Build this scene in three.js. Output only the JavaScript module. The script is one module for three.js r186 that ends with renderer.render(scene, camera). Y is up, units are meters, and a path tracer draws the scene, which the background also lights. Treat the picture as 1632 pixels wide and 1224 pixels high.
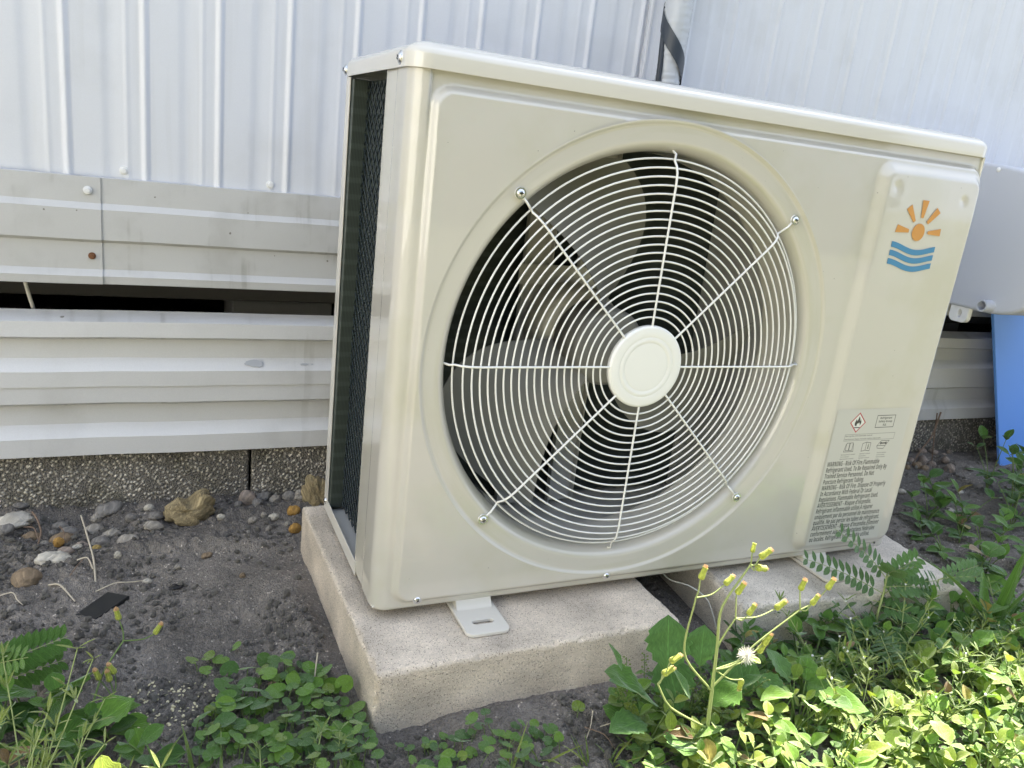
import * as THREE from 'three';
import { mergeGeometries, mergeVertices } from 'three/addons/utils/BufferGeometryUtils.js';
import { RoundedBoxGeometry } from 'three/addons/geometries/RoundedBoxGeometry.js';

// ------------------------------------------------------------------ camera, sky, sun, exposure
const scene = new THREE.Scene();
const camera = new THREE.PerspectiveCamera(51.735, 4 / 3, 0.02, 400);
camera.rotation.order = 'YXZ';
camera.position.set(-0.235, 0.6315, 0.8045);
camera.rotation.set(-0.281, -0.4445, 0.1197);

const renderer = new THREE.WebGLRenderer({ antialias: true });
renderer.toneMapping = THREE.LinearToneMapping;
renderer.toneMappingExposure = 5.1;
renderer.shadowMap.enabled = true;

const SUN = new THREE.Vector3(0.594, 0.766, -0.246).normalize();
const sun = new THREE.DirectionalLight(new THREE.Color().setRGB(1, 0.92, 0.76), 5);
sun.position.copy(SUN).multiplyScalar(12);
sun.castShadow = true;
Object.assign(sun.shadow.camera, { left: -6, right: 6, top: 6, bottom: -6, near: 0.5, far: 40 });
sun.shadow.mapSize.set(4096, 4096);
scene.add(sun, sun.target);

// small deterministic tools
function rng(seed) { let a = seed >>> 0; return () => { a = (a + 0x6D2B79F5) >>> 0; let t = a; t = Math.imul(t ^ (t >>> 15), t | 1); t ^= t + Math.imul(t ^ (t >>> 7), t | 61); return ((t ^ (t >>> 14)) >>> 0) / 4294967296; }; }
const hash = (x, y, s) => { let h = Math.imul(x, 374761393) ^ Math.imul(y, 668265263) ^ Math.imul(s, 1274126177); h = Math.imul(h ^ (h >>> 13), 1274126177); return ((h ^ (h >>> 16)) >>> 0) / 4294967296; };
const smooth = (a, b, x) => { const t = Math.min(1, Math.max(0, (x - a) / (b - a))); return t * t * (3 - 2 * t); };
const lerp = (a, b, t) => a + (b - a) * t;
const clamp = (x, a, b) => Math.min(b, Math.max(a, x));
function vnoise(x, y, s = 1, per = 0) {                 // value noise 0..1, tiling when per > 0
  const xi = Math.floor(x), yi = Math.floor(y), fx = x - xi, fy = y - yi, m = (v) => per ? ((v % per) + per) % per : v;
  const u = fx * fx * (3 - 2 * fx), v = fy * fy * (3 - 2 * fy), x0 = m(xi), x1 = m(xi + 1), y0 = m(yi), y1 = m(yi + 1);
  return lerp(lerp(hash(x0, y0, s), hash(x1, y0, s), u), lerp(hash(x0, y1, s), hash(x1, y1, s), u), v);
}
function fbm(x, y, oct, s = 1, per = 0) { let a = 0.5, t = 0, n = 0; for (let i = 0; i < oct; i++) { t += a * vnoise(x, y, s + i, per); n += a; x *= 2; y *= 2; per *= 2; a *= 0.5; } return t / n; }
function worley(x, y, s, per = 0) {                     // [nearest distance, second, cell id]
  const xi = Math.floor(x), yi = Math.floor(y); let d1 = 9, d2 = 9, id = 0;
  const m = (v) => per ? ((v % per) + per) % per : v;
  for (let j = -1; j <= 1; j++) for (let i = -1; i <= 1; i++) {
    const cx = m(xi + i), cy = m(yi + j), px = xi + i + hash(cx, cy, s), py = yi + j + hash(cx, cy, s + 7), d = Math.hypot(px - x, py - y);
    if (d < d1) { d2 = d1; d1 = d; id = hash(cx, cy, s + 13); } else if (d < d2) d2 = d;
  }
  return [d1, d2, id];
}

{ // clear afternoon sky with thin scattered cloud; the sun's disc itself is the directional light
  const W = 512, H = 256, d = new Float32Array(W * H * 4), v = new THREE.Vector3();
  for (let j = 0; j < H; j++) for (let i = 0; i < W; i++) {
    const el = ((j + 0.5) / H - 0.5) * Math.PI, az = ((i + 0.5) / W - 0.5) * Math.PI * 2;
    v.set(Math.cos(el) * Math.cos(az), Math.sin(el), Math.cos(el) * Math.sin(az));
    const h = Math.max(0, v.y), t = Math.pow(h, 0.5);
    const g = Math.max(0, v.dot(SUN)), glow = 0.25 * Math.pow(g, 6) + 1.4 * Math.pow(g, 50);
    const cl = smooth(0.5, 0.78, fbm(2.2 * v.x / (h + 0.25) + 9, 3.2 * v.z / (h + 0.25) + 4, 4, 77)) * smooth(0.02, 0.25, h) * 0.55;
    const base = [lerp(0.55, 0.225, t) + glow, lerp(0.585, 0.305, t) + glow * 0.95, lerp(0.635, 0.475, t) + glow * 0.87], c = [0.66, 0.66, 0.67];
    for (let k = 0; k < 3; k++) d[(j * W + i) * 4 + k] = v.y < 0 ? [0.3, 0.32, 0.3][k] : lerp(base[k], c[k], cl) * 0.66;
    d[(j * W + i) * 4 + 3] = 1;
  }
  const sky = new THREE.DataTexture(d, W, H, THREE.RGBAFormat, THREE.FloatType);
  sky.mapping = THREE.EquirectangularReflectionMapping; sky.magFilter = THREE.LinearFilter; sky.minFilter = THREE.LinearFilter; sky.needsUpdate = true;
  scene.background = sky; scene.environment = sky;
}

// ------------------------------------------------------------------ naming, textures, geometry helpers
const taken = new Map();
function numbered(n) { const k = taken.get(n) || 0; taken.set(n, k + 1); return k ? `${n}_${String(k).padStart(3, '0')}` : n; }
function top(o, name, label, category, group, kind) {
  o.name = numbered(name); scene.add(o);
  if (label) o.userData.label = label;
  if (category) o.userData.category = category;
  if (group) o.userData.group = group;
  if (kind) o.userData.kind = kind;
  o.traverse((m) => { if (m.isMesh) { m.castShadow = true; m.receiveShadow = true; } });
  return o;
}
function part(parent, name, geo, mat, label) { const m = new THREE.Mesh(geo, mat); m.name = name; m.castShadow = m.receiveShadow = true; if (label) m.userData.label = label; parent.add(m); return m; }
function tex(n, fn, srgb = true, m = n) {               // fn(u, v) -> [r,g,b] 0..1
  const d = new Uint8Array(n * m * 4);
  for (let j = 0; j < m; j++) for (let i = 0; i < n; i++) { const c = fn(i / n, j / m), o = (j * n + i) * 4; for (let k = 0; k < 3; k++) d[o + k] = clamp(c[k], 0, 1) * 255; d[o + 3] = 255; }
  const t = new THREE.DataTexture(d, n, m); t.wrapS = t.wrapT = THREE.RepeatWrapping; t.magFilter = THREE.LinearFilter; t.minFilter = THREE.LinearMipmapLinearFilter; t.generateMipmaps = true;
  if (srgb) t.colorSpace = THREE.SRGBColorSpace; t.needsUpdate = true; return t;
}
function rep(t, s) { const c = t.clone(); c.repeat.set(1 / s, 1 / s); c.needsUpdate = true; return c; }
function boxUV(g) {                                     // uv in metres from the dominant axis of each face
  const o = g.index ? g.toNonIndexed() : g, p = o.attributes.position, n = o.attributes.normal, uv = new Float32Array(p.count * 2);
  for (let f = 0; f < p.count; f += 3) {
    let a = 0, b = 0, c = 0; for (let k = 0; k < 3; k++) { a += n.getX(f + k); b += n.getY(f + k); c += n.getZ(f + k); }
    a = Math.abs(a); b = Math.abs(b); c = Math.abs(c);
    for (let k = 0; k < 3; k++) { const i = f + k, x = p.getX(i), y = p.getY(i), z = p.getZ(i); uv.set(a >= b && a >= c ? [z, y] : b >= c ? [x, z] : [x, y], i * 2); }
  }
  o.setAttribute('uv', new THREE.BufferAttribute(uv, 2)); return o;
}
const box = (w, h, d, x, y, z, r = 0.0015) => new RoundedBoxGeometry(w, h, d, 2, Math.min(r, w * 0.49, h * 0.49, d * 0.49)).translate(x, y, z);
const V = (x, y, z) => new THREE.Vector3(x, y, z);
function tube(pts, r, seg = 12, rad = 6, closed = false) { return new THREE.TubeGeometry(new THREE.CatmullRomCurve3(pts, closed, 'catmullrom', 0.4), seg, r, rad, closed); }
function taper(pts, r0, r1, seg = 10, rad = 5) {
  const g = tube(pts, 1, seg, rad), p = g.attributes.position, c = new THREE.CatmullRomCurve3(pts, false, 'catmullrom', 0.4), q = new THREE.Vector3();
  for (let i = 0; i <= seg; i++) { c.getPointAt(i / seg, q); const r = lerp(r0, r1, i / seg); for (let j = 0; j <= rad; j++) { const k = i * (rad + 1) + j; p.setXYZ(k, q.x + (p.getX(k) - q.x) * r, q.y + (p.getY(k) - q.y) * r, q.z + (p.getZ(k) - q.z) * r); } }
  return g;
}
const std = (o) => new THREE.MeshStandardMaterial(o);
const phys = (o) => new THREE.MeshPhysicalMaterial(o);
const lin = (r, g, b) => new THREE.Color().setRGB(r, g, b);

// ------------------------------------------------------------------ ground
const smoothSand = (x, z) => Math.exp(-(((x + 0.12) / 0.13) ** 2 + ((z + 0.27) / 0.1) ** 2));
function groundY(x, z) {
  const far = Math.max(0, Math.hypot(x - 0.4, z) - 2.5), fade = 1 / (1 + far * 0.6);
  const calm = 1 - 0.75 * smoothSand(x, z);
  let h = (fbm(x * 9 + 3, z * 9 + 8, 3, 5) - 0.5) * 0.026 + (fbm(x * 38, z * 38, 3, 11) - 0.5) * 0.014 * calm;
  const w = worley(x * 62, z * 62, 21), clod = Math.max(0, 0.62 - w[0]) * smooth(0.35, 0.75, fbm(x * 16 + 40, z * 16 + 7, 2, 31));
  h += clod * 0.016 * calm;
  const w2 = worley(x * 150, z * 150, 27); h += Math.max(0, 0.55 - w2[0]) * 0.008 * calm;
  h += 0.012 * Math.exp(-(((z + 0.36 - 0.12 * (x + 0.15)) / 0.018) ** 2)) * smooth(-0.34, -0.26, x) * smooth(0.0, -0.05, x);   // low ridge of raked soil
  h += 0.014 * Math.exp(-(((x + 0.07) / 0.04) ** 2)) * smooth(0.06, -0.05, z) * smooth(-0.3, -0.12, z);                        // loose spoil beside the paver
  const pv = Math.max(smooth(0.03, -0.01, Math.max(Math.abs(x - 0.18) - 0.205, Math.abs(z + 0.12) - 0.205)), smooth(0.03, -0.01, Math.max(Math.abs(x - 0.71) - 0.205, Math.abs(z + 0.12) - 0.205)));
  h = lerp(h, Math.min(h, 0.0), pv);
  return h * fade;
}
const soilMap = tex(1024, (u, v) => {
  const c = fbm(u * 10, v * 10, 4, 3, 10), f = hash(Math.floor(u * 1024), Math.floor(v * 1024), 9), w = worley(u * 150, v * 150, 41, 150), grain = w[2] > 0.97 && w[0] < 0.34 ? 0.22 * w[2] : 0;
  const l = 0.35 + 0.17 * c + 0.13 * (f - 0.5) + (w[2] - 0.5) * 0.09 + grain; return [l * 1.03, l * 0.99, l * 0.945];
});
const soilBump = tex(1024, (u, v) => { const w = worley(u * 190, v * 190, 43, 190), q = worley(u * 80, v * 80, 44, 80), l = 0.45 * (1 - w[0]) + 0.35 * (1 - q[0]) + 0.2 * fbm(u * 60, v * 60, 3, 6, 60); return [l, l, l]; }, false);
{
  const axis = (a, b, fine, out, grow) => { const r = []; for (let x = a; x <= b + 1e-9; x += fine) r.push(x); let s = fine, x = b; while (x < out) { s *= grow; x += s; r.push(x); } s = fine; x = a; while (x > -out) { s *= grow; x -= s; r.unshift(x); } return r; };
  let xs = axis(-0.56, 1.06, 0.0042, 90, 1.09), zs = axis(-0.56, 0.46, 0.0042, 90, 1.09);
  const nx = xs.length, nz = zs.length, pos = new Float32Array(nx * nz * 3), uv = new Float32Array(nx * nz * 2), col = new Float32Array(nx * nz * 3), idx = [];
  for (let j = 0; j < nz; j++) for (let i = 0; i < nx; i++) {
    const k = j * nx + i, x = xs[i], z = zs[j]; pos.set([x, groundY(x, z), z], k * 3); uv.set([x, z], k * 2);
    const lawn = smooth(0.55, 1.3, z + 0.5 * (fbm(x * 1.7, z * 1.7, 3, 61) - 0.5)), n = 0.75 + 0.5 * fbm(x * 3, z * 3, 3, 63);   // open lawn past the weeds
    const damp = 0.8 + 0.4 * fbm(x * 6 + 11, z * 6 + 2, 3, 65) + 0.22 * smoothSand(x, z);
    col.set([lerp(damp, 0.7 * n, lawn), lerp(damp * 0.975, 0.8 * n, lawn), lerp(damp * 0.94, 0.46 * n, lawn)], k * 3);
    if (i && j) idx.push(k - nx - 1, k - 1, k, k - nx - 1, k, k - nx);
  }
  const g = new THREE.BufferGeometry(); g.setAttribute('position', new THREE.BufferAttribute(pos, 3)); g.setAttribute('uv', new THREE.BufferAttribute(uv, 2)); g.setAttribute('color', new THREE.BufferAttribute(col, 3)); g.setIndex(idx); g.computeVertexNormals();
  const m = new THREE.Mesh(g, std({ map: rep(soilMap, 0.42), bumpMap: rep(soilBump, 0.42), bumpScale: 0.004, roughness: 0.97, vertexColors: true, color: lin(0.98, 0.98, 0.98) }));
  top(m, 'ground', 'grey sandy garden soil around the pavers', 'soil', null, 'structure');
}
{ // loose crumbs of soil
  const R = rng(5), g = new THREE.IcosahedronGeometry(1, 1), p = g.attributes.position;
  for (let i = 0; i < p.count; i++) { const v = V(p.getX(i), p.getY(i), p.getZ(i)), s = 0.72 + 0.55 * hash(Math.round(v.x * 50), Math.round(v.y * 50) + 99, Math.round(v.z * 50) + 400); p.setXYZ(i, v.x * s, v.y * s * 0.8, v.z * s); }
  g.computeVertexNormals();
  const N = 14000, im = new THREE.InstancedMesh(g, std({ color: lin(0.205, 0.192, 0.172), roughness: 1, bumpMap: soilBump, bumpScale: 0.002 }), N), M = new THREE.Matrix4(), q = new THREE.Quaternion(), e = new THREE.Euler();
  let k = 0;
  while (k < N) {
    const right = R() < 0.2, x = right ? 0.9 + R() * 1.0 : -0.52 + R() * 1.1, z = right ? -0.52 + R() * 0.7 : -0.51 + R() * 0.85;
    const patch = smooth(0.38, 0.62, fbm(x * 13 + 4, z * 13 + 70, 3, 91)) * (1 - 0.93 * smoothSand(x, z));
    if (R() > patch || (x > -0.04 && x < 0.94 && z < 0.1)) continue;
    const s = 0.0008 + 0.0042 * Math.pow(R(), 4.5);
    q.setFromEuler(e.set(R() * 6, R() * 6, R() * 6)); M.compose(V(x, groundY(x, z) + s * 0.35, z), q, V(s, s, s)); im.setMatrixAt(k, M);
    const t = 0.75 + R() * 0.55; im.setColorAt(k, lin(t, t, t * 0.98)); k++;
  }
  top(im, 'soil_crumbs', 'loose crumbs of grey soil on the ground', 'soil', null, 'stuff');
}

// ------------------------------------------------------------------ the mobile home: siding, flashing, skirting
const ZW = -0.5175;
const grime = tex(1024, (u, v) => {                     // painted aluminium: faint run marks with a grain of their own
  const run = fbm(u * 90, v * 5, 3, 51, 0) , blot = fbm(u * 12, v * 12, 4, 52, 12), f = hash(Math.floor(u * 1024), Math.floor(v * 1024), 53);
  const d = 0.014 * smooth(0.55, 0.8, run) + 0.018 * smooth(0.58, 0.8, blot) + 0.012 * f; return [0.93 - d, 0.935 - d * 1.05, 0.94 - d * 1.2];
});
const dirt = tex(1024, (u, v) => {                      // older paint: run marks, smudges, flecks and flaked spots
  const run = smooth(0.56, 0.82, fbm(u * 70, v * 4, 4, 54, 0)), blot = smooth(0.5, 0.8, fbm(u * 9, v * 9, 5, 55, 9)), w = worley(u * 26, v * 26, 56, 26), fleck = w[2] > 0.975 && w[0] < 0.02 + 0.07 * vnoise(u * 200, v * 200, 57, 200) ? 0.3 : 0;
  const d = 0.1 * run * blot + 0.05 * blot + fleck + 0.02 * hash(Math.floor(u * 1024), Math.floor(v * 1024), 58); return [0.9 - d, 0.898 - d * 1.03, 0.89 - d * 1.1];
});
const oilcan = tex(512, (u, v) => { const l = fbm(u * 5, v * 5, 3, 59, 5); return [l, l, l]; }, false);
const mSiding = std({ color: lin(0.8, 0.81, 0.865), map: rep(grime, 0.9), bumpMap: rep(oilcan, 0.5), bumpScale: 0.0012, roughness: 0.42 });
const mFlash = std({ color: lin(0.7, 0.7, 0.705), map: rep(dirt, 0.6), bumpMap: rep(oilcan, 0.5), bumpScale: 0.0008, roughness: 0.5 });
const mSkirt = std({ color: lin(0.84, 0.84, 0.85), map: rep(dirt, 1.1), bumpMap: rep(oilcan, 0.4), bumpScale: 0.0008, roughness: 0.45 });
const mScrewPaint = std({ color: lin(0.78, 0.78, 0.78), roughness: 0.4 });
const mRust = std({ color: lin(0.25, 0.11, 0.05), roughness: 0.85, map: rep(dirt, 0.1) });

function extrudeX(profile, x0, x1, nx = 1, wob = 0, closed = true) {   // profile: [y, z] outer line; closed with a back 2 mm behind
  const pr = closed ? profile.concat(profile.slice().reverse().map(([y, z]) => [y, z - 0.002])) : profile, pos = [], idx = [], n = pr.length;
  for (let i = 0; i <= nx; i++) { const x = lerp(x0, x1, i / nx); for (const [y, z] of pr) pos.push(x, y + wob * (fbm(x * 5, y * 3, 2, 71) - 0.5), z + wob * (fbm(x * 4 + 30, y * 9, 2, 72) - 0.5)); }
  for (let i = 0; i < nx; i++) for (let j = 0; j < n - (closed ? 0 : 1); j++) { const a = i * n + j, b = i * n + (j + 1) % n; idx.push(a, a + n, b, b, a + n, b + n); }
  let g = new THREE.BufferGeometry(); g.setAttribute('position', new THREE.Float32BufferAttribute(pos, 3)); g.setIndex(idx); g = g.toNonIndexed(); g.computeVertexNormals();
  return boxUV(g);
}
function ribbed(x0, x1, y0, y1) {                       // vertical ribs every 10 cm: a small ridge with a shallow channel beside it
  const P = 0.1005, off = -0.341, pos = [], idx = [], xs = [];
  for (let x = x0; x < x1; x += 0.0025) xs.push(x); xs.push(x1);
  const dz = (x) => { const t = ((((x - off) / P) % 1) + 1) % 1, d = Math.min(t, 1 - t) * P; const u = (t < 0.5 ? t : t - 1) * P; return 0.0038 * smooth(-0.0075, -0.0005, u) * smooth(0.0055, 0.001, u) - 0.0018 * smooth(0.42, 0.54, t) * smooth(0.76, 0.56, t) + 0.0012 * Math.exp(-(((t - 0.76) / 0.025) ** 2)); };
  const ys = [y0, lerp(y0, y1, 0.25), lerp(y0, y1, 0.6), y1];
  for (const y of ys) for (const x of xs) pos.push(x, y, ZW + dz(x) + 0.0022 * (fbm(x * 2.5, y * 2 + 5, 2, 73) - 0.5));
  const n = xs.length; for (let j = 0; j < ys.length - 1; j++) for (let i = 0; i < n - 1; i++) { const a = j * n + i; idx.push(a, a + 1, a + n, a + 1, a + n + 1, a + n); }
  const g = new THREE.BufferGeometry(); g.setAttribute('position', new THREE.Float32BufferAttribute(pos, 3)); g.setIndex(idx); g.computeVertexNormals();
  const uv = []; for (let i = 0; i < pos.length; i += 3) uv.push(pos[i], pos[i + 1]); g.setAttribute('uv', new THREE.Float32BufferAttribute(uv, 2)); return g;
}
function hexHead(parent, x, y, z, m, r = 0.0042) {
  const g = mergeGeometries([new THREE.CylinderGeometry(r * 1.35, r * 1.45, 0.0016, 14).translate(0, 0.0008, 0), new THREE.CylinderGeometry(r * 0.82, r * 0.86, 0.0045, 6).translate(0, 0.0038, 0)]).rotateX(Math.PI / 2).translate(x, y, z);
  return part(parent, 'screw', g, m);
}
{
  const home = new THREE.Group();
  part(home, 'body', box(12, 1.89, 3.5, 1, 1.39, -2.29, 0.01), mSiding);
  part(home, 'siding_panel', ribbed(-5, 0.5745, 0.524, 2.33), mSiding);
  part(home, 'siding_panel', ribbed(0.6055, 7, 0.524, 2.33), mSiding);
  part(home, 'corner_trim', mergeGeometries([box(0.036, 1.8, 0.006, 0.59, 1.433, ZW + 0.002, 0.002), box(0.006, 1.8, 0.01, 0.5775, 1.433, ZW + 0.004, 0.002)]), mSiding);
  const roof = part(home, 'roof', box(12.1, 0.05, 3.56, 1, 2.362, -2.285, 0.004), mSiding);
  const H = 0.155, Y = 0.5312, z0 = ZW + 0.009;
  const prof = (z) => [[0, -0.006], [0.004, 0], [0.235, 0.001], [0.29, 0.007], [0.57, 0.007], [0.6, 0.001], [0.855, 0.001], [0.915, 0.008], [0.99, 0.007], [1, 0.001]].map(([t, d]) => [Y - t * H, z + d]);
  for (const [a, b, dz] of [[-5, -0.3005, 0.0022], [-0.3025, 2.4, 0], [2.4, 7, 0]]) { const f = part(home, 'flashing_panel', extrudeX(prof(z0 + dz), a, b, Math.ceil((b - a) * 14), 0.004), mFlash); if (b === -0.3005) { hexHead(f, -0.317, 0.512, z0 + 0.004, mScrewPaint); hexHead(f, -0.314, 0.418, z0 + 0.004, mRust, 0.0036); } }
  hexHead(home, -0.27, 0.543, ZW, mScrewPaint); hexHead(home, -0.064, 0.5415, ZW, mScrewPaint);
  for (let k = 0; k < 9; k++) hexHead(home, 0.95 + k * 0.2, 0.545, ZW, mScrewPaint);
  // two courses of ribbed skirting below a dark gap
  const c1 = [[0, -0.016], [0.02, -0.012], [0.105, 0.011], [0.31, 0.012], [0.37, -0.004], [0.63, -0.004], [0.785, 0.012], [1, 0.012]].map(([t, d]) => [0.3308 - t * 0.1145, ZW + d]);
  const c2 = [[0, 0.010], [0.23, 0.010], [0.30, -0.006], [0.57, -0.006], [0.73, 0.010], [0.985, 0.010], [1, 0.004]].map(([t, d]) => [0.2158 - t * 0.1155, ZW + d]);
  for (const [c, w] of [[c1, 0.005], [c2, 0.005]]) for (const [a, b] of [[-5, 2.6], [2.603, 7]]) part(home, 'skirting_board', extrudeX(c, a, b, Math.ceil((b - a) * 12), w), mSkirt);
  // far side and ends keep the space under the floor dark
  part(home, 'rear_skirting', box(12, 0.5, 0.02, 1, 0.2, -4.02), mFlash);
  for (const x of [-4.98, 6.98]) part(home, 'end_skirting', box(0.02, 0.5, 3.46, x, 0.2, -2.28), mFlash);
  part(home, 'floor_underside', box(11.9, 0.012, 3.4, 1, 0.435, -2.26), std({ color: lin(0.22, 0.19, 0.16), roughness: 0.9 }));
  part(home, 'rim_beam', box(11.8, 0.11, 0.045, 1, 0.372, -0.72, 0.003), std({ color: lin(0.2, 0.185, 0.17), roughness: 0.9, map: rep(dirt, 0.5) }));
  for (let k = 0; k < 9; k++) part(home, 'pier_block', box(0.19, 0.33, 0.19, -0.62 + k * 0.62, 0.155, -0.86, 0.004), std({ color: lin(0.4, 0.39, 0.37), roughness: 0.95 }));
  // flaked paint on the skirting ribs
  const flake = (x, y, z, w, h, s) => { const sh = new THREE.Shape(); for (let i = 0; i < 22; i++) { const a = i / 22 * Math.PI * 2, r = 0.62 + 0.6 * vnoise(i * 0.9, s, 81); sh[i ? 'lineTo' : 'moveTo'](Math.cos(a) * w * r, Math.sin(a) * h * r); } return new THREE.ShapeGeometry(sh).rotateX(-0.55).translate(x, y, z); };
  const mFlake = std({ color: lin(0.42, 0.43, 0.45), roughness: 0.5 });
  for (const [x, y, w, h, s] of [[-0.08, 0.2513, 0.0145, 0.006, 1], [0.0, 0.2502, 0.007, 0.002, 2], [0.013, 0.25, 0.0022, 0.0014, 5]]) part(home, 'flaked_paint_patch', flake(x, y, ZW + 0.0058, w, h, s), mFlake);
  top(home, 'mobile_home', 'white mobile home wall with vertical ribs and ribbed skirting', 'mobile home');
}
{ // bare aggregate footing
  const agg = tex(1024, (u, v) => {
    const w = worley(u * 62, v * 62, 84, 62), q = worley(u * 120, v * 120, 86, 120), st = smooth(0.5, 0.3, w[0]) * (w[2] > 0.35 ? 1 : 0), st2 = smooth(0.45, 0.3, q[0]) * (q[2] > 0.6 ? 1 : 0), b = fbm(u * 7, v * 7, 4, 87, 7), moss = 0.6 * smooth(0.45, 0.75, fbm(u * 5, v * 5, 5, 88, 5));
    const l = 0.4 + 0.16 * b + st * (0.12 + 0.3 * w[2] * w[2]) + st2 * 0.1; return [l * (1 - 0.3 * moss), l * (0.965 - 0.29 * moss), l * (0.91 - 0.33 * moss)];
  });
  const aggB = tex(1024, (u, v) => { const w = worley(u * 62, v * 62, 84, 62), q = worley(u * 120, v * 120, 86, 120), l = Math.max(smooth(0.55, 0.1, w[0]) * (w[2] > 0.35 ? 1 : 0.2), 0.5 * smooth(0.5, 0.1, q[0])); return [l, l, l]; }, false);
  const m = std({ map: rep(agg, 0.4), bumpMap: rep(aggB, 0.4), bumpScale: 0.0035, roughness: 0.95 });
  const f = new THREE.Group();
  for (let k = -5; k < 10; k++) { const g = boxUV(box(0.3895, 0.2, 0.14, -0.081 + 0.393 * (k + 0.5), 0.062, -0.602 + 0.002 * ((k * 7) % 3), 0.006)); part(f, 'block', g, m); }
  top(f, 'block_footing', 'low footing of exposed aggregate concrete blocks under the skirting', 'footing');
}
{ // cable hanging in the gap
  const c = new THREE.Mesh(tube([V(-0.405, 0.46, -0.55), V(-0.408, 0.40, -0.535), V(-0.402, 0.35, -0.545), V(-0.39, 0.28, -0.56), V(-0.38, 0.1, -0.58)], 0.0028, 30, 8), std({ color: lin(0.7, 0.66, 0.58), roughness: 0.5 }));
  top(c, 'cable', 'thin white cable hanging in the dark gap above the skirting', 'cable');
}

{ // unseen white house added in the sun off to the left; its wall throws warm light on the surfaces that face it
  const n = new THREE.Group(), mN = std({ color: lin(0.78, 0.785, 0.78), roughness: 0.7 });
  part(n, 'wall', box(4, 3.1, 9, -5.6, 1.5, 5.2, 0.01), mN);
  part(n, 'roof', box(4.4, 0.12, 9.4, -5.6, 3.11, 5.2, 0.02), std({ color: lin(0.3, 0.28, 0.26), roughness: 0.9 }));
  for (const z of [5.2, 7.8]) { const w = part(n, 'window', box(0.06, 1.1, 1.0, -3.59, 1.7, z, 0.01), mScrewPaint); part(w, 'pane', box(0.02, 0.98, 0.88, -3.557, 1.7, z, 0.004), std({ color: lin(0.03, 0.035, 0.04), roughness: 0.1 })); }
  top(n, 'added_neighbour_house', 'white house wall added out of view at the left to bounce warm light', 'house');
}

{ // clipped hedge out of view behind the camera, put in to block front sky light
  const R = rng(1301), n = new THREE.Group(), core = new RoundedBoxGeometry(10.5, 3.2, 1.2, 4, 0.3), mH = std({ color: lin(0.05, 0.085, 0.03), roughness: 0.9 });
  part(n, 'crown', core.translate(1.75, 1.55, 6.2), mH);
  const lg = new THREE.PlaneGeometry(0.16, 0.1), im = new THREE.InstancedMesh(lg, mH, 3500), M = new THREE.Matrix4(), q = new THREE.Quaternion(), e = new THREE.Euler();
  for (let i = 0; i < 3500; i++) { const front = R() < 0.75; q.setFromEuler(e.set(R() * 6, R() * 6, R() * 6)); M.compose(V(-3.5 + R() * 10.5, front ? R() * 3.2 : 3.15 + 0.15 * R(), front ? 5.5 + 0.12 * R() : 5.6 + 1.2 * R()), q, V(1, 1, 1).multiplyScalar(0.7 + R())); im.setMatrixAt(i, M); }
  im.name = 'leaves'; im.userData.kind = 'stuff'; n.add(im);
  top(n, 'added_hedge', 'clipped greenery added unseen behind the viewpoint to block front sky light', 'added_hedge');
}

// ------------------------------------------------------------------ pavers
const grit = tex(1024, (u, v) => { const w = worley(u * 170, v * 170, 101, 170), f = hash(Math.floor(u * 1024), Math.floor(v * 1024), 102), b = fbm(u * 6, v * 6, 5, 103, 6), pit = w[2] > 0.84 ? -0.2 * smooth(0.4, 0.2, w[0]) : 0, lite = w[2] < 0.14 ? 0.1 * smooth(0.45, 0.25, w[0]) : 0; const l = 0.79 + 0.26 * (b - 0.5) + 0.2 * (f - 0.5) + pit * 1.3 + lite; return [l, l * 0.962, l * 0.9]; });
const gritB = tex(1024, (u, v) => { const w = worley(u * 170, v * 170, 101, 170), q = worley(u * 90, v * 90, 104, 90), l = 0.6 + 0.2 * (hash(Math.floor(u * 1024), Math.floor(v * 1024), 105) - 0.5) - (w[2] > 0.85 ? 0.45 * smooth(0.45, 0.1, w[0]) : 0) + 0.25 * (0.5 - q[0]); return [l, l, l]; }, false);
function paverGeo(w, h, d, seed) {
  let g = new THREE.BoxGeometry(w, h, d, 110, 22, 110); g.deleteAttribute('uv'); g.deleteAttribute('normal'); g = mergeVertices(g, 1e-5);
  const p = g.attributes.position, r = 0.0035, c = V(0, 0, 0), q = V(0, 0, 0);
  for (let i = 0; i < p.count; i++) {
    q.fromBufferAttribute(p, i);
    c.set(clamp(q.x, -w / 2 + r, w / 2 - r), clamp(q.y, -h / 2 + r, h / 2 - r), clamp(q.z, -d / 2 + r, d / 2 - r));
    const o = q.clone().sub(c), edge = (Math.abs(o.x) > 1e-6) + (Math.abs(o.y) > 1e-6) + (Math.abs(o.z) > 1e-6);
    const n1 = fbm((q.x + q.y * 0.7) * 160 + seed * 9, (q.z - q.y * 0.8) * 160, 2, 111 + seed) - 0.5, chip = edge > 1 ? 0.003 * Math.max(0, fbm((q.x + q.z) * 70 + seed, (q.y - q.x) * 70, 2, 115) - 0.42) * 4 : 0;
    if (o.lengthSq() > 0) o.normalize().multiplyScalar(r + n1 * 0.0011 - chip);
    q.copy(c).add(o); p.setXYZ(i, q.x, q.y, q.z);
  }
  g.computeVertexNormals(); return boxUV(g);
}
function paver(x, z, ry, w, d, col, label, seed) {
  const m = new THREE.Mesh(paverGeo(w, 0.09, d, seed), std({ map: rep(grit, 0.3), bumpMap: rep(gritB, 0.3), bumpScale: 0.0026, roughness: 0.95, color: col }));
  m.position.set(x, 0.0297, z); m.rotation.y = ry; return top(m, 'paver', label, 'paver');
}
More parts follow.
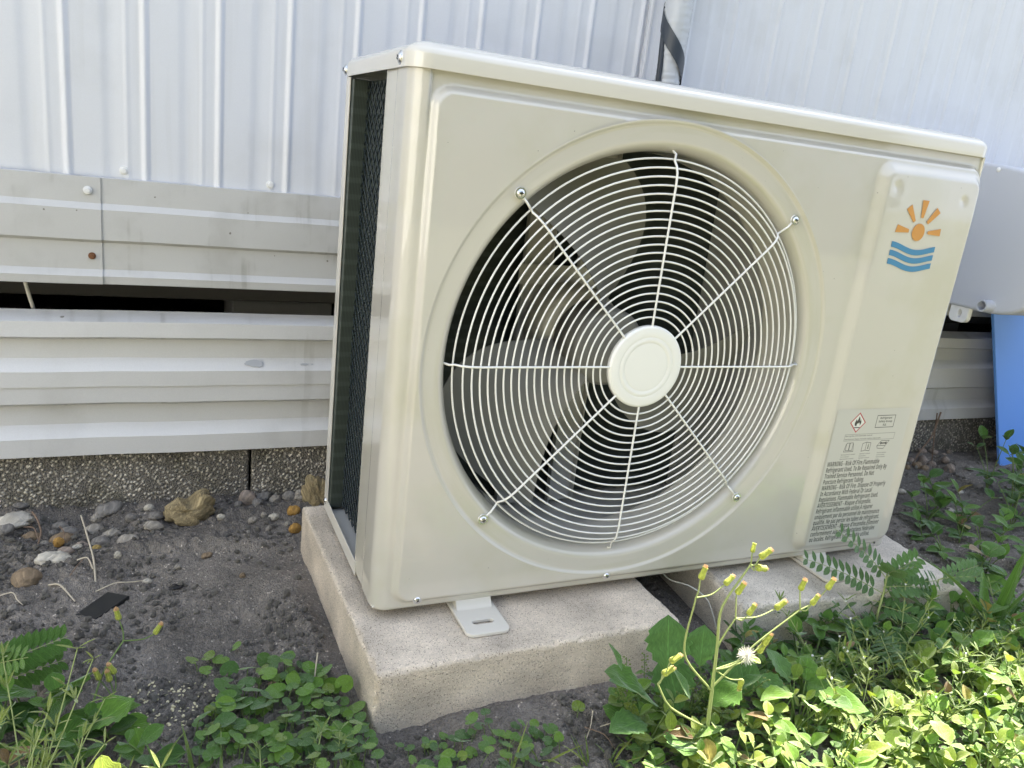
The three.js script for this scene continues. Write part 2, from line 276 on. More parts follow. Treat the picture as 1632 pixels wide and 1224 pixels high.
paver(0.183, -0.122, 0.022, 0.41, 0.425, lin(1, 0.95, 0.9), 'square beige concrete paver under the fan end of the unit', 1);
paver(0.722, -0.108, -0.09, 0.41, 0.41, lin(0.97, 0.97, 0.97), 'square greyish concrete paver under the end of the unit with the label', 2);

// ------------------------------------------------------------------ the outdoor unit
const UW = 0.85, UY0 = 0.0872, UY1 = 0.7035, UD = 0.298, CX = 0.3208, CY = 0.3986, RC = 0.2905;
const dust = tex(1024, (u, v) => { const b = fbm(u * 7, v * 7, 5, 171, 7), w = worley(u * 34, v * 34, 172, 34), speck = w[2] > 0.965 && w[0] < 0.012 + 0.03 * hash(Math.floor(w[2] * 9999), 3, 4) ? 0.35 : 0; const l = 0.965 - 0.03 * smooth(0.45, 0.8, b) - speck; return [l, l * 0.998, l * (0.99 - 0.03 * smooth(0.45, 0.8, b))]; });
const mPaint = phys({ color: lin(0.59, 0.57, 0.525), map: rep(dust, 0.5), roughness: 0.3, clearcoat: 1, clearcoatRoughness: 0.04, bumpMap: rep(oilcan, 0.5), bumpScale: 0.0004 });
const mLid = phys({ color: lin(0.63, 0.608, 0.56), roughness: 0.3, clearcoat: 1, clearcoatRoughness: 0.05 });
const mPaintPlain = phys({ color: lin(0.61, 0.588, 0.535), roughness: 0.36, clearcoat: 0.5, clearcoatRoughness: 0.1 });
const mWire = phys({ color: lin(0.8, 0.8, 0.775), roughness: 0.35, clearcoat: 0.4, clearcoatRoughness: 0.15 });
const mSteel = std({ color: lin(0.72, 0.73, 0.74), roughness: 0.25, metalness: 1 });
const mBlack = phys({ color: lin(0.012, 0.014, 0.018), roughness: 0.38 });
const mNet = std({ color: lin(0.012, 0.02, 0.022), roughness: 0.35 });
const mZinc = std({ color: lin(0.5, 0.5, 0.47), roughness: 0.5, metalness: 0.3 });
const mMotor = std({ color: lin(0.5, 0.47, 0.38), roughness: 0.45 });
const finTex = tex(512, (u, v) => { const f = 0.5 + 0.5 * Math.sin(u * Math.PI * 2 * 64), t = smooth(0.8, 0.95, Math.abs(Math.sin(v * Math.PI * 6))); const l = 0.5 + 0.22 * f + 0.1 * t + 0.06 * fbm(u * 9, v * 9, 3, 121, 9); return [l, l, l * 0.9]; });
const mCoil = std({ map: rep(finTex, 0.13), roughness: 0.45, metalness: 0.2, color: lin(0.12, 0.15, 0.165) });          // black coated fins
const mFan = std({ color: lin(0.2, 0.196, 0.176), roughness: 0.5 });

const unit = new THREE.Group(); unit.position.set(0, 0, 0);
const sdRR = (x, y, x0, x1, y0, y1, r) => { const qx = Math.abs(x - (x0 + x1) / 2) - (x1 - x0) / 2 + r, qy = Math.abs(y - (y0 + y1) / 2) - (y1 - y0) / 2 + r; return Math.hypot(Math.max(qx, 0), Math.max(qy, 0)) + Math.min(Math.max(qx, qy), 0) - r; };
const F_FIELD = 0.0085, F_SIDE = 0.0185;
function relief(x, y) {                                 // pressed shape of the front sheet
  let h = F_FIELD * smooth(0.004, -0.006, sdRR(x, y, 0.0235, 0.8435, 0.1, 0.688, 0.022));
  const s = sdRR(x, y, 0.646, 0.833, 0.114, 0.672, 0.016); h += (F_SIDE - F_FIELD) * smooth(0.01, -0.008, s);
  const ring = smooth(RC + 0.035, RC + 0.1, Math.hypot(x - CX, y - CY));
  h += (0.0022 * (fbm(x * 5 + 2, y * 5 + 9, 2, 131) - 0.5) + 0.002 * (fbm(x * 13, y * 11, 2, 133) - 0.5) * smooth(0.55, 0.67, y)) * ring * smooth(0.01, -0.03, sdRR(x, y, 0.02, 0.845, 0.1, 0.69, 0.02));
  h -= 0.003 * smooth(0.6, 0.7, y) ** 2;
  for (const [dx, dy] of [[0.668, 0.648], [0.802, 0.64]]) { const d = Math.hypot(x - dx, y - dy); h -= 0.0016 * Math.exp(-((d / 0.006) ** 2)); }
  return h;
}
{ // formed front sheet, wrapping round both corners; opening for the fan
  const R1 = 0.02, R2 = 0.007, FL = -0.095, s0 = -(-FL - R1) - R1 * Math.PI / 2;  // arc length before x = R1
  const at = (s, y, out) => {
    let x, z, nx, nz;
    const a1 = R1 * Math.PI / 2, a2 = R2 * Math.PI / 2, x2 = UW - R2;
    if (s < R1 - a1) { x = 0; z = -R1 + (s - (R1 - a1)); nx = -1; nz = 0; }
    else if (s < R1) { const t = (s - (R1 - a1)) / R1; x = R1 - R1 * Math.cos(t); z = -R1 + R1 * Math.sin(t); nx = -Math.cos(t); nz = Math.sin(t); }
    else if (s <= x2) { x = s; z = 0; nx = 0; nz = 1; }
    else if (s < x2 + a2) { const t = (s - x2) / R2; x = x2 + R2 * Math.sin(t); z = -R2 + R2 * Math.cos(t); nx = Math.sin(t); nz = Math.cos(t); }
    else { x = UW; z = -R2 - (s - x2 - a2); nx = 1; nz = 0; }
    const r = 0.007, dy = y - UY0; let d = s > R1 && s < x2 ? relief(x, y) : 0;
    if (dy < r) d -= r - Math.sqrt(Math.max(0, r * r - (r - dy) * (r - dy)));
    if (s < R1 - a1 && z > -0.094 && z < -0.05) d -= 0.0012 * smooth(-0.052, -0.058, z);
    return out.set(x + nx * d, y, z + nz * d);
  };
  const ss = []; const sStart = R1 - R1 * Math.PI / 2 - (-FL - R1), sEnd = UW - R2 + R2 * Math.PI / 2 + 0.05;
  for (let s = sStart; s < R1 - R1 * Math.PI / 2 - 0.001; s += 0.004) ss.push(s);
  for (let i = 0; i <= 12; i++) ss.push(R1 - R1 * Math.PI / 2 * (1 - i / 12));
  const nf = 330; for (let i = 1; i <= nf; i++) ss.push(lerp(R1, UW - R2, i / nf));
  for (let i = 1; i <= 6; i++) ss.push(UW - R2 + R2 * Math.PI / 2 * i / 6);
  for (let s = ss[ss.length - 1] + 0.01; s < sEnd; s += 0.01) ss.push(s);
  const ys = [UY0, UY0 + 0.0006, UY0 + 0.0018, UY0 + 0.0035, UY0 + 0.005]; for (let i = 0; i <= 245; i++) ys.push(lerp(UY0 + 0.007, UY1, i / 245));
  const n = ss.length, pos = [], nor = [], idx = [], cc = [], p = V(0, 0, 0), a = V(0, 0, 0), b = V(0, 0, 0), e = 0.0007, h = 0.00255;
  for (const y of ys) for (const s of ss) {
    let S = s, Y = y; const r = Math.hypot(S - CX, Y - CY); if (Math.abs(r - RC) < h * 0.72) { S = CX + (S - CX) * RC / r; Y = CY + (Y - CY) * RC / r; }
    cc.push(S, Y); at(S, Y, p); pos.push(p.x, p.y, p.z);
    const ds = at(S + e, Y, a).clone().sub(at(S - e, Y, b)), y1 = Math.max(UY0 + 1e-5, Y - e), dy = at(S, Y + e, a).clone().sub(at(S, y1, b)); ds.cross(dy).normalize(); nor.push(ds.x, ds.y, ds.z);
  }
  const rad = (k) => Math.hypot(cc[k * 2] - CX, cc[k * 2 + 1] - CY);
  for (let j = 0; j < ys.length - 1; j++) for (let i = 0; i < n - 1; i++) {
    const A = j * n + i, B = A + 1, C = A + n, D = C + 1;
    for (const t of [[A, B, C], [B, D, C]]) if ((rad(t[0]) + rad(t[1]) + rad(t[2])) / 3 > RC - 0.0001 && Math.min(rad(t[0]), rad(t[1]), rad(t[2])) > RC - 0.0012) idx.push(...t);
  }
  const g = new THREE.BufferGeometry(); g.setAttribute('position', new THREE.Float32BufferAttribute(pos, 3)); g.setAttribute('normal', new THREE.Float32BufferAttribute(nor, 3)); g.setAttribute('uv', new THREE.Float32BufferAttribute(cc, 2)); g.setIndex(idx);
  part(unit, 'front_panel', g, mPaint);
}
const lathe = (pts, seg = 128) => new THREE.LatheGeometry(pts.map(([r, z]) => new THREE.Vector2(r, z)), seg).rotateX(Math.PI / 2).translate(CX, CY, 0);
part(unit, 'fan_orifice', lathe([[0.2912, 0.0084], [0.2902, 0.0086], [0.2888, 0.0083], [0.2872, 0.0069], [0.2855, 0.0058], [0.283, 0.0054], [0.2685, 0.0054], [0.2645, 0.0042], [0.261, 0.001], [0.2575, -0.005], [0.2555, -0.010], [0.2545, -0.018], [0.254, -0.075]], 160), mPaint);
{ // lid: loft of rounded rectangles
  const outline = (inset, n = 10) => { const r = Math.max(0.004, 0.024 - inset * 0.9), x0 = -0.0035 + inset, x1 = UW + 0.0035 - inset, z0 = -UD - 0.003 + inset, z1 = 0.0045 - inset, o = []; for (const [cx, cz, a0] of [[x1 - r, z1 - r, 0], [x0 + r, z1 - r, Math.PI / 2], [x0 + r, z0 + r, Math.PI], [x1 - r, z0 + r, Math.PI * 1.5]]) for (let i = 0; i <= n; i++) { const a = a0 + Math.PI / 2 * i / n; o.push([cx + r * Math.cos(a), cz + r * Math.sin(a)]); } return o; };
  const rows = [[0.0035, 0.716], [0.0015, 0.7035], [0.0006, 0.7022], [0, 0.7028], [0, 0.7155], [0.0008, 0.7188], [0.0028, 0.7216], [0.006, 0.7242], [0.0105, 0.7265], [0.016, 0.7282], [0.026, 0.7302], [0.05, 0.7322], [0.12, 0.733]];
  const pos = [], idx = []; let n = 0;
  for (const [inset, y] of rows) { const o = outline(inset); n = o.length; for (const [x, z] of o) pos.push(x, y, z); }
  for (let j = 0; j < rows.length - 1; j++) for (let i = 0; i < n; i++) { const a = j * n + i, b = j * n + (i + 1) % n; idx.push(a, a + n, b, b, a + n, b + n); }
  const c0 = pos.length / 3; pos.push(UW / 2, 0.7332, -UD / 2); const last = (rows.length - 1) * n; for (let i = 0; i < n; i++) idx.push(last + i, c0, last + (i + 1) % n);
  const c1 = pos.length / 3; pos.push(UW / 2, 0.716, -UD / 2); for (let i = 0; i < n; i++) idx.push(i, (i + 1) % n, c1);
  const g = new THREE.BufferGeometry(); g.setAttribute('position', new THREE.Float32BufferAttribute(pos, 3)); g.setIndex(idx); g.computeVertexNormals(); part(unit, 'lid', g, mLid);
}
// casing behind the front sheet
part(unit, 'right_side_panel', box(0.0016, 0.61, 0.25, UW - 0.0012, 0.395, -0.172, 0.0006), mPaintPlain);
part(unit, 'rear_panel', box(0.24, 0.61, 0.0016, 0.729, 0.395, -UD + 0.001, 0.0006), mPaintPlain);
part(unit, 'corner_post', mergeGeometries([box(0.0016, 0.5975, 0.021, 0.0008, 0.4035, -UD + 0.0105, 0.0006), box(0.03, 0.5975, 0.0016, 0.015, 0.4035, -UD + 0.0008, 0.0006)]), mPaintPlain);
part(unit, 'base_pan', mergeGeometries([box(0.846, 0.003, 0.288, 0.425, 0.0925, -0.151, 0.001), box(0.0016, 0.0195, 0.206, 0.0006, 0.0972, -0.1945, 0.0006), box(0.0016, 0.022, 0.2, 0.8478, 0.0982, -0.19, 0.0006), box(0.84, 0.022, 0.0016, 0.425, 0.0982, -UD + 0.003, 0.0006)]), mPaintPlain);
part(unit, 'partition', box(0.0016, 0.605, 0.232, 0.604, 0.398, -0.178, 0.0006), mZinc);
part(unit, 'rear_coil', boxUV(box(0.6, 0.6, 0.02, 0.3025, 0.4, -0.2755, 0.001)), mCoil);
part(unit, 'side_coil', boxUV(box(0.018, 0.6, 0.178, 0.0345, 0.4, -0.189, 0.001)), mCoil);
{ // plastic diamond net over the side coil
  const gs = [], x = 0.0205, y0 = 0.102, y1 = 0.7, z0 = -0.278, z1 = -0.1, dy = 0.0175, dz = 0.02; let row = 0;
  const strand = (ay, az, by, bz) => { const L = Math.hypot(by - ay, bz - az), g = new THREE.CylinderGeometry(0.0012, 0.0012, L, 4, 1, true); g.rotateX(Math.atan2(bz - az, by - ay)); gs.push(g.translate(x + 0.0006 * Math.sin(ay * 31), (ay + by) / 2, (az + bz) / 2)); };
  for (let y = y0; y < y1 - dy / 2; y += dy / 2, row++) { let c = 0; for (let z = z0; z < z1; z += dz / 2, c++) if ((row + c) % 2 === 0) { strand(y, z, y + dy / 2, z + dz / 2); } else strand(y, z + dz / 2, y + dy / 2, z); }
  part(unit, 'coil_net', mergeGeometries(gs), mNet);
}
{ // motor, its stand, fan
  const z = -0.16;
  const stand = new THREE.Group(); stand.name = 'motor_stand'; unit.add(stand);
  for (const dx of [-0.045, 0.045]) part(stand, 'upright', mergeGeometries([box(0.045, 0.6, 0.002, CX + dx, 0.4, -0.236, 0.0008), box(0.002, 0.6, 0.012, CX + dx - 0.0215, 0.4, -0.231, 0.0008), box(0.002, 0.6, 0.012, CX + dx + 0.0215, 0.4, -0.231, 0.0008)]), mPaintPlain);
  for (const dy of [-0.07, 0.07]) part(stand, 'cross_plate', box(0.15, 0.03, 0.003, CX, CY + dy, -0.2265, 0.001), mPaintPlain);
  const mg = new THREE.LatheGeometry([[0.001, -0.225], [0.05, -0.225], [0.062, -0.22], [0.066, -0.205], [0.066, -0.165], [0.058, -0.152], [0.03, -0.148], [0.022, -0.14], [0.001, -0.14]].map(([r, y]) => new THREE.Vector2(r, y)), 40).rotateX(Math.PI / 2).translate(CX, CY, 0);
  part(unit, 'motor', mg, mMotor);
  const fan = new THREE.Group(); fan.name = 'fan'; unit.add(fan);
  part(fan, 'hub', lathe([[0.001, -0.072], [0.045, -0.073], [0.053, -0.08], [0.054, -0.135], [0.001, -0.137]], 40), mFan);
  const blade = (a0) => {
    const nu = 16, nv = 12, P = [];
    for (let s = 0; s < 2; s++) for (let i = 0; i <= nu; i++) for (let j = 0; j <= nv; j++) {
      const t = i / nu, r = lerp(0.05, 0.243, t), u = j / nv - 0.5, span = lerp(0.8, 0.98, Math.sin(t * 2.2)), sweep = 0.32 * t * t;
      const round = 1 - 0.28 * Math.pow(t, 5) * (u < 0 ? 1 : 0.5), th = a0 + sweep + u * span * round, z = -0.104 + u * 0.068 * (1.1 - 0.35 * t) - 0.012 * Math.cos(u * 3) * t;
      P.push(CX + r * Math.cos(th), CY + r * Math.sin(th), z - (s ? 0.0022 : 0));
    }
    const idx = [], w = nv + 1, off = (nu + 1) * w;
    for (let i = 0; i < nu; i++) for (let j = 0; j < nv; j++) { const a = i * w + j; idx.push(a, a + w, a + 1, a + 1, a + w, a + w + 1, off + a, off + a + 1, off + a + w, off + a + 1, off + a + w + 1, off + a + w); }
    const rim = []; for (let j = 0; j < nv; j++) rim.push([nu * w + j, nu * w + j + 1]); for (let i = 0; i < nu; i++) rim.push([i * w, (i + 1) * w], [i * w + nv, (i + 1) * w + nv]);
    for (const [a, b] of rim) idx.push(a, b, off + a, b, off + b, off + a);
    let g = new THREE.BufferGeometry(); g.setAttribute('position', new THREE.Float32BufferAttribute(P, 3)); g.setIndex(idx); g.computeVertexNormals(); return g;
  };
  for (const d of [88, 208, 328]) part(fan, 'blade', blade(d * Math.PI / 180), mFan);
}
{ // wire guard
  const guard = new THREE.Group(); guard.name = 'fan_guard'; unit.add(guard);
  const zAt = (r) => 0.0105 - 0.021 * smooth(0.228, 0.262, r) ** 1.3, N = 21, rr = (k) => 0.0625 + k * 0.00978;
  for (let k = 0; k < N; k++) { const r = rr(k); part(guard, 'ring', new THREE.TorusGeometry(r, 0.0012, 6, 120).translate(CX, CY, zAt(r)), mWire); }
  for (let k = 0; k < 8; k++) {
    const a = k * Math.PI / 4, diag = k % 2 === 1, pts = [];
    for (const r of [0.05, 0.1, 0.15, 0.2, 0.222, 0.238, 0.248]) pts.push([r, zAt(r) + 0.003]);
    if (diag) pts.push([0.2565, 0.0085], [0.262, 0.0078], [0.2695, 0.0072]); else pts.push([0.2535, 0.004], [0.2578, -0.004]);
    const P = pts.map(([r, z]) => V(CX + r * Math.cos(a), CY + r * Math.sin(a), z)), gs = [tube(P, 0.0014, 26, 6)];
    if (diag) gs.push(new THREE.TorusGeometry(0.0048, 0.0016, 6, 20).translate(CX + 0.2736 * Math.cos(a), CY + 0.2736 * Math.sin(a), 0.0068));
    part(guard, 'spoke', mergeGeometries(gs), mWire);
  }
  part(guard, 'hub_cap', lathe([[0.0001, 0.0158], [0.029, 0.0158], [0.0302, 0.0152], [0.0318, 0.0152], [0.033, 0.0162], [0.0365, 0.0162], [0.0377, 0.0154], [0.0392, 0.0154], [0.0404, 0.0162], [0.049, 0.0158], [0.0515, 0.0148], [0.0525, 0.013], [0.0525, 0.0085], [0.0505, 0.0085]], 96), mWire);
}
function panHead(x, y, z, r, dir, name = 'screw') {     // cross-head screw with washer
  const cap = new THREE.SphereGeometry(r, 18, 8, 0, Math.PI * 2, 0, Math.PI / 2).scale(1, 0.62, 1), wash = new THREE.CylinderGeometry(r * 1.3, r * 1.35, 0.0008, 20);
  const g = mergeGeometries([cap, wash]); if (dir === 'z') g.rotateX(Math.PI / 2); else g.rotateZ(Math.PI / 2);
  const s = part(unit, name, g.translate(x, y, z), mSteel);
  const cr = mergeGeometries([new THREE.BoxGeometry(r * 0.95, r * 0.22, 0.0004), new THREE.BoxGeometry(r * 0.22, r * 0.95, 0.0004)]).rotateZ(0.5 + x * 9);
  if (dir !== 'z') cr.rotateY(-Math.PI / 2);
  part(s, 'cross_slot', dir === 'z' ? cr.translate(x, y, z + r * 0.6) : cr.translate(x - r * 0.6, y, z), mBlack);
}
for (let k = 0; k < 4; k++) { const a = Math.PI / 4 + k * Math.PI / 2; panHead(CX + 0.2736 * Math.cos(a), CY + 0.2736 * Math.sin(a), 0.0088, 0.0048, 'z'); }
for (const x of [0.053, 0.318]) panHead(x, 0.1045, relief(x, 0.1045), 0.0043, 'z');
panHead(0.819, 0.1015, relief(0.819, 0.1015) + 0.0003, 0.0043, 'z');
panHead(-0.0035, 0.7115, -0.034, 0.0055, 'x'); panHead(-0.0035, 0.7105, -0.291, 0.0055, 'x'); panHead(-0.0004, 0.102, -0.288, 0.004, 'x');
{ // mounting feet
  for (const x of [0.131, 0.703]) {
    const s = new THREE.Shape(), w = 0.0275, l0 = -0.035, l1 = 0.058, r = 0.009;
    s.moveTo(-w, l0); s.lineTo(w, l0); s.lineTo(w, l1 - r); s.absarc(w - r, l1 - r, r, 0, Math.PI / 2); s.lineTo(-w + r, l1); s.absarc(-w + r, l1 - r, r, Math.PI / 2, Math.PI); s.closePath();
    const hole = new THREE.Path(), hx = 0.0095, hz = 0.0345, hr = 0.0052; hole.absarc(hx, hz, hr, -Math.PI / 2, Math.PI / 2); hole.absarc(-hx, hz, hr, Math.PI / 2, Math.PI * 1.5); hole.closePath(); s.holes.push(hole);
    const pad = new THREE.ExtrudeGeometry(s, { depth: 0.0026, bevelEnabled: true, bevelThickness: 0.001, bevelSize: 0.001, bevelSegments: 2, curveSegments: 10 }).rotateX(Math.PI / 2).translate(x, 0.0792, 0);
    const rise = new THREE.Shape(); rise.moveTo(-0.06, 0.0792); rise.lineTo(0.012, 0.0792); rise.quadraticCurveTo(0.006, 0.0795, 0.003, 0.083); rise.lineTo(-0.002, 0.0905); rise.lineTo(-0.06, 0.0905); rise.closePath();
    const rg = new THREE.ExtrudeGeometry(rise, { depth: 0.047, bevelEnabled: false, curveSegments: 6 }).rotateY(-Math.PI / 2).translate(x + 0.0235, 0, 0);
    // rotateY(-90) sends shape x to +z
    part(unit, 'foot', mergeGeometries([pad.toNonIndexed ? pad : pad, rg]), mPaintPlain);
    const back = box(0.055, 0.012, 0.05, x, 0.0825, -0.27, 0.002); part(unit, 'foot', back, mPaintPlain);
  }
}
{ // printed mark: orange sun over three blue waves
  const zL = F_SIDE + 0.0006, mO = std({ color: lin(0.58, 0.27, 0.06), roughness: 0.4 }), mB = std({ color: lin(0.05, 0.22, 0.4), roughness: 0.4 });
  const flat = (pts) => { const s = new THREE.Shape(pts.map(([x, y]) => new THREE.Vector2(x, y))); return new THREE.ExtrudeGeometry(s, { depth: 0.0003, bevelEnabled: false }).translate(0, 0, zL - 0.0002); };
  const disc = []; for (let i = 0; i < 36; i++) disc.push([0.726 + 0.0118 * Math.cos(i / 18 * Math.PI), 0.5925 + 0.0118 * Math.sin(i / 18 * Math.PI)]);
  const mark = new THREE.Group(); mark.name = 'printed_mark'; unit.add(mark);
  part(mark, 'sun_disc', flat(disc), mO);
  for (const q of [[[0.684, 0.6005], [0.707, 0.5955], [0.7075, 0.591], [0.682, 0.59]], [[0.694, 0.6215], [0.702, 0.628], [0.7155, 0.6075], [0.712, 0.605]], [[0.7205, 0.6355], [0.7325, 0.6355], [0.729, 0.612], [0.7245, 0.612]], [[0.7515, 0.6275], [0.7595, 0.621], [0.741, 0.6045], [0.737, 0.6075]], [[0.744, 0.595], [0.7685, 0.6], [0.7695, 0.59], [0.7445, 0.591]]]) part(mark, 'sun_ray', flat(q), mO);
  const crest = (x) => { const t = (x - 0.6815) / 0.085; return 0.5735 + 0.0042 * Math.cos(t * Math.PI * 2 * 0.86 + 0.12) * (1 - 0.05 * t) - 0.0015 * t; };
  for (let k = 0; k < 3; k++) { const up = [], dn = []; for (let i = 0; i <= 24; i++) { const x = lerp(0.681, 0.7665, i / 24); up.push([x, crest(x) - k * 0.0115]); dn.unshift([x, crest(x) - 0.0076 - k * 0.0115]); } part(mark, 'wave', flat(up.concat(dn)), mB); }
}
{ // warning label
  const S = 7, w = 152, h = 219, cv = document.createElement('canvas'); cv.width = w * S; cv.height = h * S; const c = cv.getContext('2d'); c.scale(S, S);
  c.fillStyle = '#bebdb6'; c.fillRect(0, 0, w, h);
  const ink = '#1f2426'; c.fillStyle = ink; c.strokeStyle = ink;
  c.save(); c.translate(46, 21); c.rotate(Math.PI / 4); c.lineWidth = 1.7; c.strokeStyle = '#a8343c'; c.fillStyle = '#d3d5d0'; c.fillRect(-10.5, -10.5, 21, 21); c.strokeRect(-10.5, -10.5, 21, 21); c.restore();
  c.fillStyle = '#1e2224'; c.beginPath(); c.moveTo(41.5, 26); c.bezierCurveTo(37.5, 21, 42, 19, 41.2, 15.5); c.bezierCurveTo(43.5, 16.5, 43.6, 18.5, 43.8, 19); c.bezierCurveTo(44.5, 16.5, 46.8, 14, 46, 11); c.bezierCurveTo(49.5, 13.5, 49.4, 17, 49.2, 18.6); c.bezierCurveTo(50.2, 18, 50.6, 16.8, 50.4, 15.6); c.bezierCurveTo(53.5, 19.5, 53, 23.5, 50.4, 26); c.bezierCurveTo(51, 23, 49, 21.6, 48, 20.4); c.bezierCurveTo(48, 22.6, 46.8, 23, 46, 21.6); c.bezierCurveTo(44.6, 23.2, 43.8, 24.4, 44.6, 26); c.closePath(); c.fill(); c.fillRect(40.5, 28, 11, 1.5);
  c.strokeStyle = ink; c.lineWidth = 0.9; c.strokeRect(84, 11, 38, 19); c.fillStyle = ink; c.textAlign = 'center'; c.font = 'bold 4.6px sans-serif';
  ['Refrigerant', 'Safety Group', 'A2L'].forEach((t, i) => c.fillText(t, 103, 17 + i * 5.4, 34)); c.textAlign = 'left';
  c.lineWidth = 0.35; c.strokeRect(26, 39.5, 104, 10); c.font = '3.1px sans-serif'; c.fillText('Warning Risk of fire flammable material', 27, 43, 62); c.fillText('Avertissement Risque d’incendie matière inflammable', 27, 48, 84);
  const book = (x, y) => { c.lineWidth = 0.7; c.strokeRect(x + 3, y, 6, 12); c.strokeRect(x + 10, y, 6, 12); c.beginPath(); c.moveTo(x + 2, y + 1.5); c.lineTo(x, y + 14); c.lineTo(x + 19, y + 14); c.lineTo(x + 17, y + 1.5); c.stroke(); };
  const leaflet = (x, y) => { c.lineWidth = 0.7; c.beginPath(); c.moveTo(x, y + 2); c.lineTo(x + 8, y); c.lineTo(x + 8, y + 13); c.lineTo(x, y + 14.5); c.closePath(); c.moveTo(x + 8, y); c.lineTo(x + 17, y + 1.5); c.lineTo(x + 17, y + 14.5); c.lineTo(x + 8, y + 13); c.stroke(); c.font = 'bold 10px serif'; c.fillText('i', x + 11, y + 11); };
  const service = (x, y) => { c.lineWidth = 0.7; c.beginPath(); c.moveTo(x, y + 9); c.lineTo(x + 7, y + 1); c.lineTo(x + 24, y + 1); c.lineTo(x + 18, y + 9); c.closePath(); c.moveTo(x, y + 9); c.lineTo(x + 2, y + 13); c.lineTo(x + 15, y + 14); c.lineTo(x + 18, y + 9); c.stroke(); c.fillRect(x + 7, y + 4, 12, 2); c.fillRect(x + 6, y + 3, 2.4, 4); c.fillRect(x + 17, y + 3, 2.4, 4); };
  book(31, 53); leaflet(67, 53); service(98, 51);
  c.font = '2.7px sans-serif'; [[27, 'Read operator’s manual', 'Lire le manuel'], [65, 'Operator’s manual', 'Instructions'], [102, 'Service indicator', 'Lire le manuel']].forEach(([x, a, b]) => { c.fillText(a, x, 72, 30); c.fillText(b, x, 75.4, 18); c.fillText(a, x, 78.8, 28); });
  c.font = 'bold 10.4px sans-serif';
  const lines = [['WARNING - Risk Of Fire.Flammable', 108], ['Refrigerant Used. To Be Repaired Only By', 127], ['Trained Service Personnel. Do Not', 103], ['Puncture Refrigerant Tubing.', 85], ['WARNING - Risk Of Fire. Dispose Of Properly', 134], ['In Accordance With Federal Or Local', 108], ['Regulations. Flammable Refrigerant Used.', 125], ['AVERTISSEMENT - Risque d’incendie.', 113], ['Réfrigérant inflammable utilisé.À réparer', 119], ['uniquement par du personnel de maintenance', 137], ['qualifié. Ne pas percer les tubes de réfrigérant.', 140], ['AVERTISSEMENT - Risque d’incendie.Éliminer', 142], ['conformément aux réglementations fédérales', 136], ['ou locales. Réfrigérant inflammable utilisé.', 128]];
  lines.forEach(([t, mw], i) => { c.save(); c.translate(4.5, 89 + i * 9.55); const m = c.measureText(t).width || 150; c.scale(mw / m, 1); c.fillText(t, 0, 0); c.restore(); });
  const t = new THREE.CanvasTexture(cv); t.colorSpace = THREE.SRGBColorSpace; t.anisotropy = 8;
  const mats = phys({ map: t, roughness: 0.38, clearcoat: 0.5, clearcoatRoughness: 0.2 });
  const g = new THREE.PlaneGeometry(0.149, 0.2165).translate(0.7315, 0.2275, F_SIDE + 0.0006); part(unit, 'warning_label', g, mats, 'silver warning label with red flame diamond and black text');
}
top(unit, 'heat_pump_unit', 'glossy ivory outdoor heat pump unit with round wire fan guard on two pavers', 'heat pump');
{ // thin wire caught under the casing
  const w = new THREE.Mesh(tube([V(0.44, 0.076, -0.06), V(0.455, 0.06, -0.03), V(0.47, 0.064, 0.0), V(0.49, 0.05, 0.02), V(0.5, 0.012, 0.04), V(0.505, -0.004, 0.045)], 0.0009, 30, 5), std({ color: lin(0.55, 0.56, 0.52), roughness: 0.5 }));
  top(w, 'loose_wire', 'thin pale wire loop dangling between the two pavers', 'wire');
}

